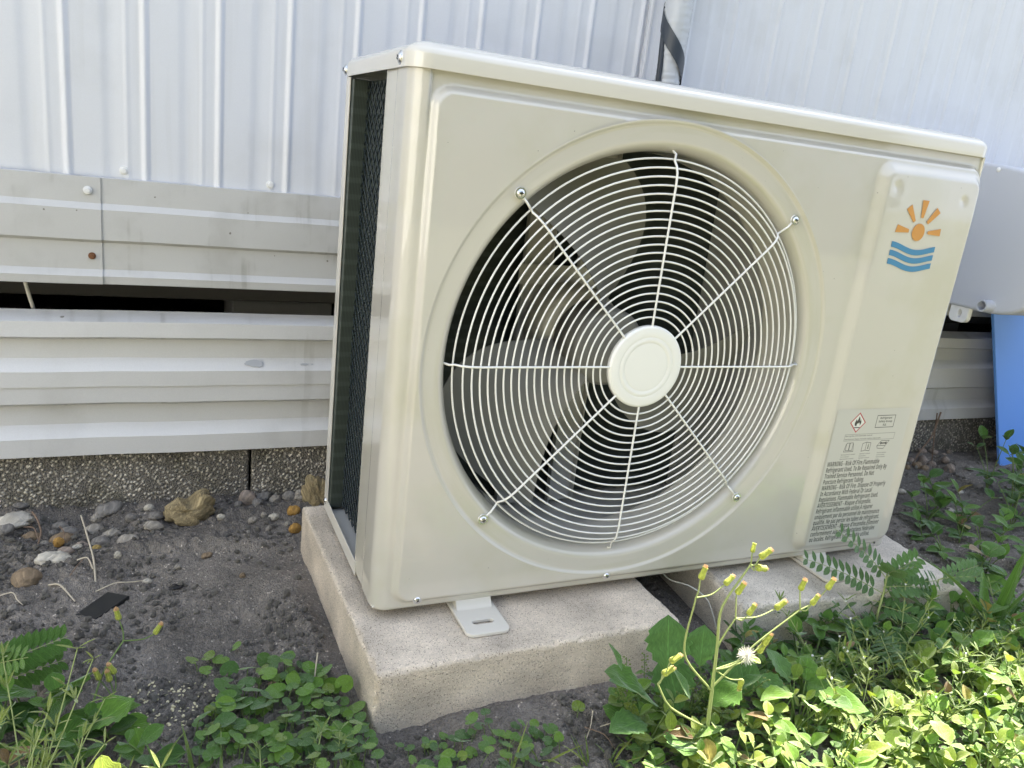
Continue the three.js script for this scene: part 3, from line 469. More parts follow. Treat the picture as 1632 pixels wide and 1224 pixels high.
// ------------------------------------------------------------------ line set, wall box, blue board
{
  const g = new THREE.Group(), X = 0.592, Z = -0.452, R = 0.0225, n = 420, pts = [];
  for (let i = 0; i <= n; i++) { const y = lerp(0.2, 1.75, i / n); pts.push(new THREE.Vector2(R + 0.0009 * Math.sin(y * 900 + 3 * Math.sin(y * 40)) + 0.0012 * Math.sin(y * 37), y)); }
  const body = new THREE.LatheGeometry(pts, 28), p = body.attributes.position; for (let i = 0; i < p.count; i++) { const y = p.getY(i), a = Math.atan2(p.getZ(i), p.getX(i)), k = 1 + 0.03 * Math.sin(a * 3 + y * 30) + 0.025 * Math.sin(y * 520 + a * 2); p.setX(i, p.getX(i) * k); p.setZ(i, p.getZ(i) * k); } body.computeVertexNormals();
  part(g, 'white_wrap', body.translate(X, 0, Z), std({ color: lin(0.5, 0.52, 0.55), roughness: 0.4 }));
  const strip = (y0, turns, pitch, a0, w) => { const pos = [], idx = [], N = 160; for (let i = 0; i <= N; i++) { const a = a0 + turns * Math.PI * 2 * i / N, y = y0 + pitch * turns * i / N; for (const s of [-0.5, 0.5]) pos.push(X + (R + 0.0028) * Math.cos(a), y + s * w, Z + (R + 0.0028) * Math.sin(a)); if (i) { const k = i * 2; idx.push(k - 2, k - 1, k, k, k - 1, k + 1); } } const q = new THREE.BufferGeometry(); q.setAttribute('position', new THREE.Float32BufferAttribute(pos, 3)); q.setIndex(idx); q.computeVertexNormals(); return q; };
  part(g, 'black_tape', strip(0.24, 8, 0.18, 0, 0.034), std({ color: lin(0.035, 0.045, 0.06), roughness: 0.45 }));
  part(g, 'black_cable', tube([V(X - 0.022, 0.2, Z + 0.012), V(X - 0.024, 0.6, Z + 0.013), V(X - 0.0245, 0.78, Z + 0.01), V(X - 0.022, 0.86, Z + 0.0), V(X - 0.014, 0.95, Z - 0.014), V(X - 0.01, 1.7, Z - 0.015)], 0.0048, 40, 8), std({ color: lin(0.03, 0.037, 0.048), roughness: 0.5 }));
  for (const y of [0.45, 1.2]) part(g, 'wall_strap', box(0.06, 0.012, 0.066, X, y, Z - 0.031, 0.002), mScrewPaint);
  top(g, 'line_set', 'white wrapped pipe with black spiral tape running up the wall behind the unit', 'pipe');
}
{
  const g = new THREE.Group(), s = new THREE.Shape();
  s.moveTo(-0.508, 0.447); s.lineTo(-0.19, 0.447); s.quadraticCurveTo(-0.118, 0.447, -0.104, 0.48); s.quadraticCurveTo(-0.094, 0.51, -0.094, 0.56); s.lineTo(-0.1, 0.62); s.quadraticCurveTo(-0.115, 0.69, -0.185, 0.709); s.quadraticCurveTo(-0.24, 0.72, -0.3, 0.72); s.lineTo(-0.508, 0.72); s.closePath();
  const eg = new THREE.ExtrudeGeometry(s, { depth: 0.5, bevelEnabled: true, bevelThickness: 0.006, bevelSize: 0.006, bevelOffset: -0.006, bevelSegments: 3, curveSegments: 12 }).rotateY(-Math.PI / 2).translate(1.706, 0, 0);
  const mGrey = std({ color: lin(0.52, 0.54, 0.6), roughness: 0.5, bumpMap: rep(oilcan, 0.4), bumpScale: 0.0006 });
  part(g, 'casing', boxUV(eg), mGrey);
  part(g, 'drain_spout', mergeGeometries([new THREE.CylinderGeometry(0.011, 0.011, 0.03, 24, 1, true), new THREE.CylinderGeometry(0.0085, 0.0085, 0.03, 24, 1, true), new THREE.RingGeometry(0.0085, 0.011, 24).rotateX(-Math.PI / 2).translate(0, 0.015, 0)]).rotateZ(Math.PI / 2).translate(1.19, 0.4615, -0.174), mGrey);
  const b = new THREE.Shape(); b.moveTo(-0.019, 0); b.lineTo(0.019, 0); b.lineTo(0.019, -0.02); b.quadraticCurveTo(0.018, -0.03, 0.008, -0.03); b.lineTo(-0.008, -0.03); b.quadraticCurveTo(-0.018, -0.03, -0.019, -0.02); b.closePath(); const bh = new THREE.Path(); bh.absellipse(0.002, -0.014, 0.005, 0.009, 0, Math.PI * 2); b.holes.push(bh);
  for (const x of [1.215, 1.64]) part(g, 'bracket_tab', new THREE.ExtrudeGeometry(b, { depth: 0.01, bevelEnabled: true, bevelSize: 0.001, bevelThickness: 0.001, bevelSegments: 1 }).rotateY(-Math.PI / 2).translate(x, 0.4485, -0.236), mScrewPaint);
  part(g, 'screw', new THREE.SphereGeometry(0.0045, 12, 8).scale(0.6, 1, 1).translate(1.2, 0.707, -0.232), mScrewPaint);
  top(g, 'wall_equipment_box', 'grey rounded equipment box mounted on the wall beyond the unit', 'equipment box');
}
{ // blue board leaning against the skirting
  const s = new THREE.Shape(); s.moveTo(1.805, -0.03); s.lineTo(1.575, 0.44); s.lineTo(1.56, 0.62); s.lineTo(2.9, 0.62); s.lineTo(2.9, -0.03); s.closePath();
  const m = new THREE.Mesh(new THREE.ExtrudeGeometry(s, { depth: 0.006, bevelEnabled: true, bevelSize: 0.001, bevelThickness: 0.001, bevelSegments: 1 }), phys({ color: lin(0.15, 0.37, 0.95), roughness: 0.45 }));
  m.position.z = -0.435; m.rotation.x = -0.0; top(m, 'blue_board', 'bright blue plastic board standing against the skirting at the far right', 'board');
}

// ------------------------------------------------------------------ stones and litter
const rockTex = tex(512, (u, v) => { const l = 0.72 + 0.3 * (fbm(u * 8, v * 8, 5, 141, 8) - 0.5) + 0.1 * (hash(Math.floor(u * 512), Math.floor(v * 512), 142) - 0.5); return [l, l, l]; });
const rockB = tex(512, (u, v) => { const l = fbm(u * 20, v * 20, 4, 143, 20); return [l, l, l]; }, false);
const pebMats = [[0.25, 0.235, 0.22], [0.36, 0.33, 0.29], [0.58, 0.54, 0.47], [0.27, 0.2, 0.13], [0.33, 0.27, 0.23], [0.4, 0.29, 0.1], [0.42, 0.24, 0.06]].map(([r, g, b]) => std({ color: lin(r * 1.8, g * 1.78, b * 1.72), map: rockTex, bumpMap: rockB, bumpScale: 0.0012, roughness: 0.75 }));
const mEarthRock = std({ color: lin(0.98, 0.78, 0.44), map: rep(rockTex, 0.5), bumpMap: rep(rockB, 0.35), bumpScale: 0.006, roughness: 0.95 });
function pebbleGeo(seed, rough, detail = 4) {
  const g = mergeVertices(new THREE.IcosahedronGeometry(1, detail).deleteAttribute('normal').deleteAttribute('uv'), 1e-4), p = g.attributes.position, v = V(0, 0, 0), uv = [];
  for (let i = 0; i < p.count; i++) { v.fromBufferAttribute(p, i); const k = 1 + rough * (fbm(v.x * 1.1 + seed * 7 + v.z * 0.6, v.y * 1.2 + v.z * 0.8, 2, 151 + seed) - 0.5) + rough * 0.6 * (fbm(v.x * 3 + v.y * 2, v.z * 3 - v.y * 2 + seed, 3, 152) - 0.5); uv.push(v.x * 0.5 + v.z * 0.3, v.y * 0.5 + v.z * 0.3); p.setXYZ(i, v.x * k, v.y * k, v.z * k); }
  g.setAttribute('uv', new THREE.Float32BufferAttribute(uv, 2)); g.computeVertexNormals(); return g;
}
const pebs = [0, 1, 2, 3, 4, 5].map((s) => pebbleGeo(s, 0.45)), chunks = [0, 1, 2].map((s) => pebbleGeo(s + 8, 1.15));
const tone = ['grey', 'pale grey', 'chalky white', 'tan', 'pinkish grey', 'yellow', 'orange'];
{
  const left = [[-0.426, -0.539, 0.0283, 0.0106, 0], [-0.303, -0.515, 0.0392, 0.0187, 0], [-0.318, -0.503, 0.0203, 0.0147, 1], [-0.243, -0.5, 0.0147, 0.0103, 2], [-0.269, -0.475, 0.0162, 0.0108, 0], [-0.233, -0.464, 0.0179, 0.0107, 0], [-0.236, -0.437, 0.0281, 0.0134, 1], [-0.272, -0.402, 0.0258, 0.0144, 1], [-0.295, -0.438, 0.0247, 0.0123, 1], [-0.322, -0.462, 0.0269, 0.0136, 1], [-0.356, -0.466, 0.0216, 0.0115, 0], [-0.37, -0.488, 0.0201, 0.0139, 0], [-0.432, -0.483, 0.0439, 0.0164, 2], [-0.437, -0.448, 0.0215, 0.0161, 0], [-0.405, -0.451, 0.0214, 0.0125, 3], [-0.363, -0.437, 0.0318, 0.0159, 3], [-0.377, -0.466, 0.0144, 0.0108, 0], [-0.31, -0.414, 0.0208, 0.0121, 0], [-0.334, -0.406, 0.0173, 0.0086, 4], [-0.353, -0.381, 0.0187, 0.0119, 4], [-0.365, -0.358, 0.0336, 0.0151, 2], [-0.314, -0.384, 0.0136, 0.0085, 5], [-0.364, -0.404, 0.0138, 0.0121, 6], [-0.394, -0.311, 0.0326, 0.0212, 3], [-0.284, -0.348, 0.01, 0.0116, 2], [-0.368, -0.27, 0.0063, 0.0095, 0], [-0.399, -0.229, 0.0123, 0.0123, 0], [-0.294, -0.46, 0.0107, 0.0054, 2], [-0.34, -0.394, 0.0137, 0.0051, 2], [-0.386, -0.434, 0.0124, 0.0064, 1], [-0.088, -0.505, 0.0278, 0.0259, 4], [-0.061, -0.518, 0.0225, 0.0169, 0], [-0.041, -0.51, 0.0205, 0.013, 1], [-0.017, -0.512, 0.0224, 0.015, 0], [0.003, -0.512, 0.0225, 0.0131, 1], [-0.073, -0.492, 0.0166, 0.0118, 0], [-0.105, -0.485, 0.0146, 0.0109, 0], [-0.002, -0.494, 0.0148, 0.0081, 1], [-0.019, -0.448, 0.0185, 0.0185, 6], [-0.025, -0.394, 0.019, 0.0156, 6], [-0.034, -0.412, 0.0105, 0.0098, 1], [-0.054, -0.433, 0.0159, 0.0088, 2], [-0.069, -0.436, 0.0099, 0.0089, 1], [-0.088, -0.428, 0.0134, 0.0106, 1], [-0.065, -0.403, 0.0104, 0.0097, 1], [-0.1, -0.381, 0.0102, 0.0085, 1], [-0.136, -0.442, 0.0124, 0.0078, 2], [-0.037, -0.377, 0.0085, 0.0068, 0], [-0.205, -0.298, 0.009, 0.0064, 1], [-0.164, -0.331, 0.0148, 0.0066, 3], [-0.245, -0.282, 0.0111, 0.0057, 2], [-0.121, -0.251, 0.0078, 0.0069, 3], [-0.108, -0.008, 0.014, 0.009, 3]];
  const right = [[1.499, -0.466, 0.0219, 0.0153, 4], [1.535, -0.461, 0.0199, 0.0155, 4], [1.484, -0.435, 0.0173, 0.0129, 3], [1.559, -0.451, 0.0156, 0.0111, 4], [1.609, -0.454, 0.0158, 0.0113, 4], [1.578, -0.415, 0.0222, 0.02, 4], [1.636, -0.404, 0.0158, 0.009, 0], [1.494, -0.421, 0.0173, 0.0108, 3], [1.513, -0.355, 0.0064, 0.0064, 2], [1.427, -0.329, 0.0103, 0.0091, 2], [1.313, -0.332, 0.0158, 0.0079, 2], [1.463, -0.3, 0.0186, 0.0075, 2], [1.38, -0.31, 0.0101, 0.006, 2], [1.446, -0.432, 0.0128, 0.0106, 3], [1.597, -0.515, 0.0184, 0.0092, 4], [1.638, -0.515, 0.014, 0.0093, 4], [1.7, -0.512, 0.0119, 0.0095, 4], [1.625, -0.5, 0.0161, 0.0092, 4], [1.664, -0.5, 0.0117, 0.0094, 4], [1.328, -0.22, 0.0154, 0.0058, 2], [1.557, -0.48, 0.0157, 0.009, 4]];
  const R = rng(77), single = { 12: 'long chalky white stone at the far left edge by the brown rootlets', 20: 'long chalky white stone in front of the pinkish pebble', 23: 'large lone brown pebble at the left on bare soil', 30: 'big pinkish grey pebble against the footing, left of its row', 38: 'round orange ball just behind the paver corner', 39: 'small orange stone chip at the back of the paver', 1: 'broad smooth grey pebble against the footing, left of the yellow rock', 15: 'tan pebble with a dry rootlet across it', 21: 'small yellow pebble near the dry white stalk', 22: 'small orange brown stone among the pebbles at the left', 52: 'tan stone among the round leaves near the paver' };
  [...left.map((a) => [a, 0]), ...right.map((a) => [a, 1])].forEach(([[x, z, w, h, c], side], i) => {
    const ball = !side && i === 38, m = new THREE.Mesh(ball ? pebs[1] : c === 2 && w > 0.03 ? chunks[i % 3] : pebs[i % 6], pebMats[c]), s = side ? 1.25 : 1;
    m.scale.set(w * 0.56 * s, h * (ball ? 0.52 : 0.62) * s, ball ? w * 0.53 : w * (0.36 + 0.14 * R()) * s); m.rotation.set(0.25 * (R() - 0.5), (side ? 0.4 : 0.3) + 1.0 * (R() - 0.5), 0.3 * (R() - 0.5)); m.position.set(x, groundY(x, z) + h * 0.28, z);
    const lone = !side && single[i];
    top(m, ball ? 'orange_ball' : 'pebble', lone || (side ? `small ${tone[c]} pebble on the shaded soil right of the unit` : `small ${tone[c]} pebble on the soil left of the unit`), ball ? 'ball' : 'pebble', lone ? null : side ? `${tone[c]} pebbles right of the unit` : `${tone[c]} pebbles left of the unit`);
  });
  // lumpy yellow rocks
  const lump = (seed, f) => { const g = pebbleGeo(seed, 0.9, 10), p = g.attributes.position; for (let i = 0; i < p.count; i++) { const x = p.getX(i), y = p.getY(i), z = p.getZ(i); f(p, i, x, y, z); } g.computeVertexNormals(); return g; };
  const a = new THREE.Mesh(lump(21, (p, i, x, y, z) => { const notch = 0.35 * Math.exp(-(((x - 0.05) / 0.3) ** 2)) * smooth(0.1, 0.8, y); p.setXYZ(i, x * 1.0, Math.max(-0.75, y * (1 + 0.25 * x)) - notch, z * 0.8 + 0.1 * x); }), mEarthRock);
  a.scale.set(0.035, 0.026, 0.026); a.position.set(-0.183, 0.02, -0.458); a.rotation.set(0.1, 0.25, 0.14); top(a, 'yellow_rock', 'lumpy ochre yellow rock lying on the soil before the footing', 'rock');
  const b = new THREE.Mesh(lump(33, (p, i, x, y, z) => p.setXYZ(i, Math.max(-0.8, Math.min(0.85, x)), Math.max(-0.9, y), z)), mEarthRock);
  b.scale.set(0.02, 0.034, 0.022); b.position.set(0.022, 0.03, -0.475); b.rotation.set(0, 0.4, 0.06); top(b, 'yellow_rock', 'upright ochre rock half hidden behind the paver and the unit', 'rock');
}
{ // dry stalks, rootlets, plastic shard
  const mStraw = std({ color: lin(0.5, 0.44, 0.34), roughness: 0.8 }), mRoot = std({ color: lin(0.2, 0.14, 0.1), roughness: 0.9 });
  const stick = (pts, r0, r1, m, name, label, cat, group) => { const P = pts.map(([x, y, z]) => V(x, groundY(x, z) + y, z)); top(new THREE.Mesh(taper(P, r0 * 0.8, r1 * 0.75, 18, 6), m), name, label, cat, group); };
  stick([[-0.333, 0.052, -0.398], [-0.322, 0.036, -0.345], [-0.313, 0.02, -0.315], [-0.309, -0.004, -0.283]], 0.0013, 0.002, mStraw, 'dry_stalk', 'upright pale dry stalk rising from the soil above the black shard', 'stalk');
  stick([[-0.365, 0.004, -0.288], [-0.35, 0.006, -0.268], [-0.331, 0.003, -0.241]], 0.0018, 0.0013, mStraw, 'dry_stalk', 'short pale dry stalk lying left of the black shard', 'stalk');
  stick([[-0.308, 0.006, -0.256], [-0.285, 0.012, -0.266], [-0.268, 0.01, -0.268], [-0.25, 0.008, -0.272]], 0.0014, 0.001, mStraw, 'dry_stalk', 'pale dry stalk lying across the tip of the black shard', 'stalk');
  stick([[-0.43, 0.004, -0.272], [-0.405, 0.008, -0.266], [-0.397, 0.006, -0.25], [-0.389, 0.002, -0.237]], 0.0012, 0.001, mStraw, 'dry_stalk', 'bent pale dry stalk at the left edge of the soil', 'stalk');
  stick([[-0.334, 0.012, -0.326], [-0.321, 0.018, -0.322], [-0.313, 0.01, -0.3]], 0.0014, 0.0012, mStraw, 'dry_stalk', 'short dry stalk crossing the foot of the upright stalk', 'stalk');
  stick([[-0.341, 0.004, -0.295], [-0.333, 0.012, -0.31], [-0.326, 0.012, -0.324]], 0.0009, 0.0007, mRoot, 'rootlet', 'thin brown rootlet by the upright dry stalk', 'rootlet');
  stick([[-0.404, 0.03, -0.47], [-0.396, 0.03, -0.455], [-0.39, 0.016, -0.44], [-0.393, 0.0, -0.418]], 0.0018, 0.0014, mRoot, 'rootlet', 'curled brown rootlet among the pebbles at the far left', 'rootlet');
  stick([[-0.415, 0.006, -0.464], [-0.4, 0.016, -0.45], [-0.392, 0.005, -0.43]], 0.0015, 0.001, mRoot, 'rootlet', 'short brown rootlet crossing the curled one', 'rootlet');
  stick([[-0.367, 0.02, -0.455], [-0.36, 0.019, -0.437], [-0.356, 0.002, -0.405]], 0.0011, 0.0008, mRoot, 'rootlet', 'fine brown rootlet lying over a tan pebble', 'rootlet');
  stick([[-0.062, 0.035, 0.002], [-0.066, 0.018, 0.012], [-0.07, -0.003, 0.02]], 0.0011, 0.0013, mStraw, 'dry_stalk', 'straight dry stalk leaning at the left side of the beige paver', 'stalk');
  stick([[1.55, 0.14, -0.46], [1.535, 0.08, -0.455], [1.5, 0.035, -0.45], [1.475, 0.0, -0.445]], 0.003, 0.002, mRoot, 'rootlet', 'tall bent brown stem standing before the far skirting', 'rootlet');
  stick([[1.552, 0.13, -0.47], [1.558, 0.07, -0.465], [1.57, 0.0, -0.46]], 0.0024, 0.0018, mRoot, 'rootlet', 'straight brown stem beside the tall bent stem', 'rootlet');
  stick([[0.232, 0.012, 0.150], [0.222, 0.008, 0.165], [0.21, 0.0, 0.178]], 0.0011, 0.0008, mStraw, 'dry_stalk', 'short dry stalk among brown litter in front of the paver', 'stalk');
  stick([[0.212, 0.01, 0.168], [0.226, 0.011, 0.188], [0.232, 0.003, 0.204]], 0.0009, 0.0007, mRoot, 'rootlet', 'brown litter twig in front of the beige paver', 'rootlet');
  stick([[0.23, 0.008, 0.172], [0.252, 0.013, 0.176], [0.272, 0.009, 0.178]], 0.001, 0.0008, mStraw, 'dry_stalk', 'frayed dry stalk pointing right in front of the paver', 'stalk');
  const s = new THREE.Shape([[-0.34, 0.192], [-0.293, 0.254], [-0.268, 0.238], [-0.312, 0.184]].map(([x, z]) => new THREE.Vector2(x, z)));
  const g = new THREE.ExtrudeGeometry(s, { depth: 0.0045, bevelEnabled: true, bevelSize: 0.001, bevelThickness: 0.001, bevelSegments: 2 }).rotateX(-Math.PI / 2);
  const m = new THREE.Mesh(g, phys({ color: lin(0.012, 0.013, 0.015), roughness: 0.35 })); m.position.y = 0.0035; m.rotation.z = 0.012; top(m, 'plastic_shard', 'black plastic shard half buried in the soil', 'shard');
  const f = new THREE.Mesh(pebs[2], phys({ color: lin(0.012, 0.012, 0.014), roughness: 0.4 })); f.scale.set(0.008, 0.0016, 0.006); f.position.set(-0.209, groundY(-0.209, -0.253) + 0.002, -0.253); top(f, 'plastic_flake', 'small black plastic flake on the smooth soil', 'flake');
}

// ------------------------------------------------------------------ plants
const leafTex = tex(256, (u, v) => { const a = Math.min(u, 1 - u), rib = smooth(0.045, 0.015, a), side = smooth(0.82, 0.97, Math.sin((v * 7 - a * 5) * Math.PI * 2) * 0.5 + 0.5) * 0.5, l = 0.8 + 0.16 * rib + 0.07 * side + 0.22 * (fbm(u * 12, v * 12, 4, 161, 12) - 0.5); return [l, l, l * 0.97]; });
const leafBump = tex(256, (u, v) => { const a = Math.min(u, 1 - u), l = 0.5 - 0.4 * smooth(0.06, 0.0, a) - 0.3 * smooth(0.7, 1, Math.sin((v * 7 - a * 5) * Math.PI * 2) * 0.5 + 0.5) + 0.3 * fbm(u * 20, v * 20, 3, 162, 20); return [l, l, l]; }, false);
const leafMat = (r, g, b, t = 0.38) => phys({ map: leafTex, bumpMap: leafBump, bumpScale: 0.0006, color: lin(r * 1.62, g * 1.62, b * 1.62), roughness: 0.94, transmission: t, thickness: 0, ior: 1.35, side: THREE.DoubleSide });
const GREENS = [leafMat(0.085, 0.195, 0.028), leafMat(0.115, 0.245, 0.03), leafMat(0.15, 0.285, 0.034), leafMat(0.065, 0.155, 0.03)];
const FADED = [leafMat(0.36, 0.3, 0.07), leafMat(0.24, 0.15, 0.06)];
const LIME = [leafMat(0.26, 0.36, 0.04, 0.5), leafMat(0.31, 0.4, 0.05, 0.5), leafMat(0.2, 0.31, 0.038, 0.5)];  // pale yellow-green leaves, brightened in colour for the sunlit patches
const BLUEGREEN = [leafMat(0.08, 0.18, 0.045, 0.35), leafMat(0.1, 0.215, 0.05, 0.35)];
const mStem = std({ color: lin(0.13, 0.2, 0.055), roughness: 0.7 }), mStemPale = std({ color: lin(0.3, 0.36, 0.13), roughness: 0.7 });
const mBud = leafMat(0.42, 0.47, 0.09, 0.3), mPetal = std({ color: lin(0.72, 0.46, 0.24), roughness: 0.8 }), mPuff = std({ color: lin(0.8, 0.78, 0.7), roughness: 1 }), mWhiteFlower = std({ color: lin(0.8, 0.8, 0.78), roughness: 0.8 });
function leafGeo({ w = 0.5, p = 1, fold = 0.12, curl = 0.2, teeth = 0, lobes = 0, nu = 8, wave = 0 } = {}) {   // unit length along +z
  const pos = [], idx = [], nv = 4, uv = [];
  for (let i = 0; i <= nu; i++) {
    const t = i / nu, base = Math.max(i === nu ? 0 : 0.02, Math.pow(Math.sin(Math.PI * Math.pow(t, p)), 0.8)) * w * 0.5 * (1 + teeth * (i % 2 ? 1 : -0.6) + lobes * Math.sin(t * 11));
    for (let j = 0; j <= nv; j++) { const v = j / nv * 2 - 1; pos.push(v * base, fold * Math.abs(v) * base * 2 - curl * t * t + wave * Math.sin(t * 9 + v * 2) * base, t - (teeth && i % 2 ? 0.03 * Math.abs(v) : 0)); uv.push(v, t); }
  }
  const n = nv + 1; for (let i = 0; i < nu; i++) for (let j = 0; j < nv; j++) { const a = i * n + j; idx.push(a, a + n, a + 1, a + 1, a + n, a + n + 1); }
  const g = new THREE.BufferGeometry(); g.setAttribute('position', new THREE.Float32BufferAttribute(pos, 3)); g.setAttribute('uv', new THREE.Float32BufferAttribute(uv, 2)); g.setIndex(idx); g.computeVertexNormals(); return g;
}
function kidneyGeo(cup, seed) {                         // round leaf with a notch at the stalk, about unit radius, centre at the stalk
  const N = 18, pos = [0, 0, 0], idx = [], uv = [0.25, 0];
  for (let i = 0; i < N; i++) { const a = i / (N - 1) * Math.PI * 2 * 0.93 + Math.PI * 0.07, wob = 1 + 0.07 * (hash(i, seed, 3) - 0.5), r = wob * (1.0 - 0.28 * Math.exp(-((Math.min(a, Math.PI * 2 - a) / 0.5) ** 2))), x = r * Math.sin(a), z = -r * Math.cos(a) + 0.25; for (const k of [0.55, 1]) pos.push(x * k, cup * (k * k) * (0.8 + 0.5 * Math.cos(a * 2 + seed)) - (k > 0.9 ? 0.06 * (hash(i, seed, 4)) : 0), z * k), uv.push((a / 6.2832 * 5) % 1, k * 0.8); }
  for (let i = 0; i < N - 1; i++) { const a = 1 + i * 2; idx.push(0, a + 2, a, a, a + 2, a + 1, a + 1, a + 2, a + 3); }
  const g = new THREE.BufferGeometry(); g.setAttribute('position', new THREE.Float32BufferAttribute(pos, 3)); g.setAttribute('uv', new THREE.Float32BufferAttribute(uv, 2)); g.setIndex(idx); g.computeVertexNormals(); return g;
}
const KID = [0, 1, 2, 3].map((s) => kidneyGeo([0.12, 0.2, 0.05, -0.1][s], s + 1));
const OVAL = [leafGeo({ w: 0.62, fold: 0.14, curl: 0.12 }), leafGeo({ w: 0.7, fold: 0.2, curl: 0.22, p: 0.85 }), leafGeo({ w: 0.55, fold: 0.08, curl: 0.3, p: 1.1 })];
const SPOON = [leafGeo({ w: 0.66, p: 1.5, fold: 0.1, curl: 0.1 }), leafGeo({ w: 0.6, p: 1.35, fold: 0.2, curl: -0.08 })];
const TOOTH = [leafGeo({ w: 0.62, p: 0.9, fold: 0.1, curl: 0.2, teeth: 0.1, nu: 12, wave: 0.08 }), leafGeo({ w: 0.78, p: 1.2, fold: 0.08, curl: 0.15, teeth: 0.12, nu: 12, wave: 0.1 }), leafGeo({ w: 0.5, p: 0.8, fold: 0.14, curl: 0.1, teeth: 0.08, nu: 12, wave: 0.1 })];
const NARROW = [leafGeo({ w: 0.13, fold: 0.3, curl: 0.12, nu: 6 }), leafGeo({ w: 0.17, fold: 0.3, curl: -0.06, nu: 6 })];
const BLADE = [leafGeo({ w: 0.07, p: 0.6, fold: 0.5, curl: 0.35, nu: 10 }), leafGeo({ w: 0.06, p: 0.6, fold: 0.5, curl: 0.08, nu: 10 }), leafGeo({ w: 0.05, p: 0.55, fold: 0.5, curl: 0.7, nu: 12 })];
const LEAFLET = leafGeo({ w: 0.5, p: 0.95, fold: 0.05, curl: 0.04, nu: 6 });
const pick = (a, R) => a[Math.floor(R() * a.length) % a.length];
const E1 = new THREE.Euler(0, 0, 0, 'YXZ');
function leaf(parent, geo, mat, pos, len, yaw, pitch, roll = 0, name = 'leaf', label) { // pitch up is positive
  const m = part(parent, name, geo, mat, label); m.position.copy(pos); m.rotation.copy(E1.set(-pitch, yaw, roll, 'YXZ')); m.scale.setScalar(len); return m;
}
function plantAt(x, z) { const g = new THREE.Group(); g.position.set(x, groundY(x, z) - 0.002, z); return g; }
const stemOf = (parent, gs, mat = mStem) => gs.length && part(parent, 'stem', mergeGeometries(gs), mat);
const inside = (poly, x, z) => { let c = false; for (let i = 0, j = poly.length - 1; i < poly.length; j = i++) { const [xi, zi] = poly[i], [xj, zj] = poly[j]; if ((zi > z) !== (zj > z) && x < (xj - xi) * (z - zi) / (zj - zi) + xi) c = !c; } return c; };

function roundLeafPatch(poly, n, r0, r1, seed, label, hMax) {
  const R = rng(seed), cx = poly.reduce((s, p) => s + p[0], 0) / poly.length, cz = poly.reduce((s, p) => s + p[1], 0) / poly.length, g = plantAt(cx, cz), gs = [], put = [];
  const xs = poly.map((p) => p[0]), zs = poly.map((p) => p[1]); let tries = 0;
  while (put.length < n && tries++ < 9000) {
    const x = lerp(Math.min(...xs), Math.max(...xs), R()), z = lerp(Math.min(...zs), Math.max(...zs), R()); if (!inside(poly, x, z)) continue;
    const r = lerp(r0, r1, Math.pow(R(), 1.3)); if (put.some(([a, b, c]) => Math.hypot(a - x, b - z) < (r + c) * 0.56)) continue; put.push([x, z, r]);
    const gy = groundY(x, z), h = lerp(0.006, hMax, R()), top3 = V(x - cx, gy - g.position.y + h, z - cz), foot = V(x - cx + (R() - 0.5) * 0.014, gy - g.position.y - 0.003, z - cz + (R() - 0.5) * 0.014);
    gs.push(taper([foot, foot.clone().lerp(top3, 0.6).add(V((R() - 0.5) * 0.004, 0, (R() - 0.5) * 0.004)), top3], 0.0006, 0.0005, 4, 4));
    leaf(g, pick(KID, R), R() < 0.12 ? LIME[2] : pick(GREENS, R), top3, r, R() * 6.28, 0.25 + (R() - 0.5) * 0.7, (R() - 0.5) * 0.6);
  }
  stemOf(g, gs, mStem); return top(g, 'round_leaf_weed', label, 'weed');
}
roundLeafPatch([[-0.17, 0.01], [-0.105, -0.035], [-0.055, 0.005], [-0.034, 0.05], [-0.026, 0.115], [-0.03, 0.16], [-0.12, 0.16], [-0.2, 0.11], [-0.195, 0.05]], 230, 0.006, 0.0128, 201, 'dense patch of round kidney shaped leaves at the left corner of the beige paver', 0.032);
roundLeafPatch([[-0.21, -0.09], [-0.12, -0.09], [-0.07, -0.05], [-0.1, -0.03], [-0.18, 0.0]], 9, 0.007, 0.0115, 202, 'few scattered round leaves on bare soil left of the paver', 0.014);
roundLeafPatch([[0.0, 0.122], [0.1, 0.128], [0.17, 0.155], [0.175, 0.195], [0.08, 0.21], [0.0, 0.19]], 62, 0.005, 0.0095, 203, 'low round leaf weeds in front of the beige paver', 0.02);
roundLeafPatch([[0.205, 0.135], [0.225, 0.135], [0.225, 0.15], [0.205, 0.15]], 1, 0.008, 0.009, 204, 'lone round leaf seedling below the front of the beige paver', 0.02);

function flowerHead(parent, pos, dir, s, closed) {      // green cup with a tuft of petals
  const h = new THREE.Group(); h.name = 'flower_head'; parent.add(h); h.position.copy(pos); h.quaternion.setFromUnitVectors(V(0, 1, 0), dir.clone().normalize()); h.scale.setScalar(s);
  part(h, 'bud_cup', new THREE.LatheGeometry([[0.0006, 0], [0.0028, 0.0006], [0.0034, 0.003], [0.0028, 0.007], [0.0026, 0.011], [0.0031, 0.0125], [0.0022, 0.0118]].map(([r, y]) => new THREE.Vector2(r, y)), 10), mBud);
  if (!closed) { const gs = []; for (let i = 0; i < 16; i++) { const a = i * 2.4, r = 0.0024 * Math.sqrt((i + 0.5) / 16); gs.push(new THREE.CylinderGeometry(0.0002, 0.00042, 0.0036, 4).rotateX(0.3 * Math.sin(a)).rotateZ(0.3 * Math.cos(a)).translate(r * Math.cos(a), 0.0132, r * Math.sin(a))); } part(h, 'petal_tuft', mergeGeometries(gs), mPetal); }
  return h;
}
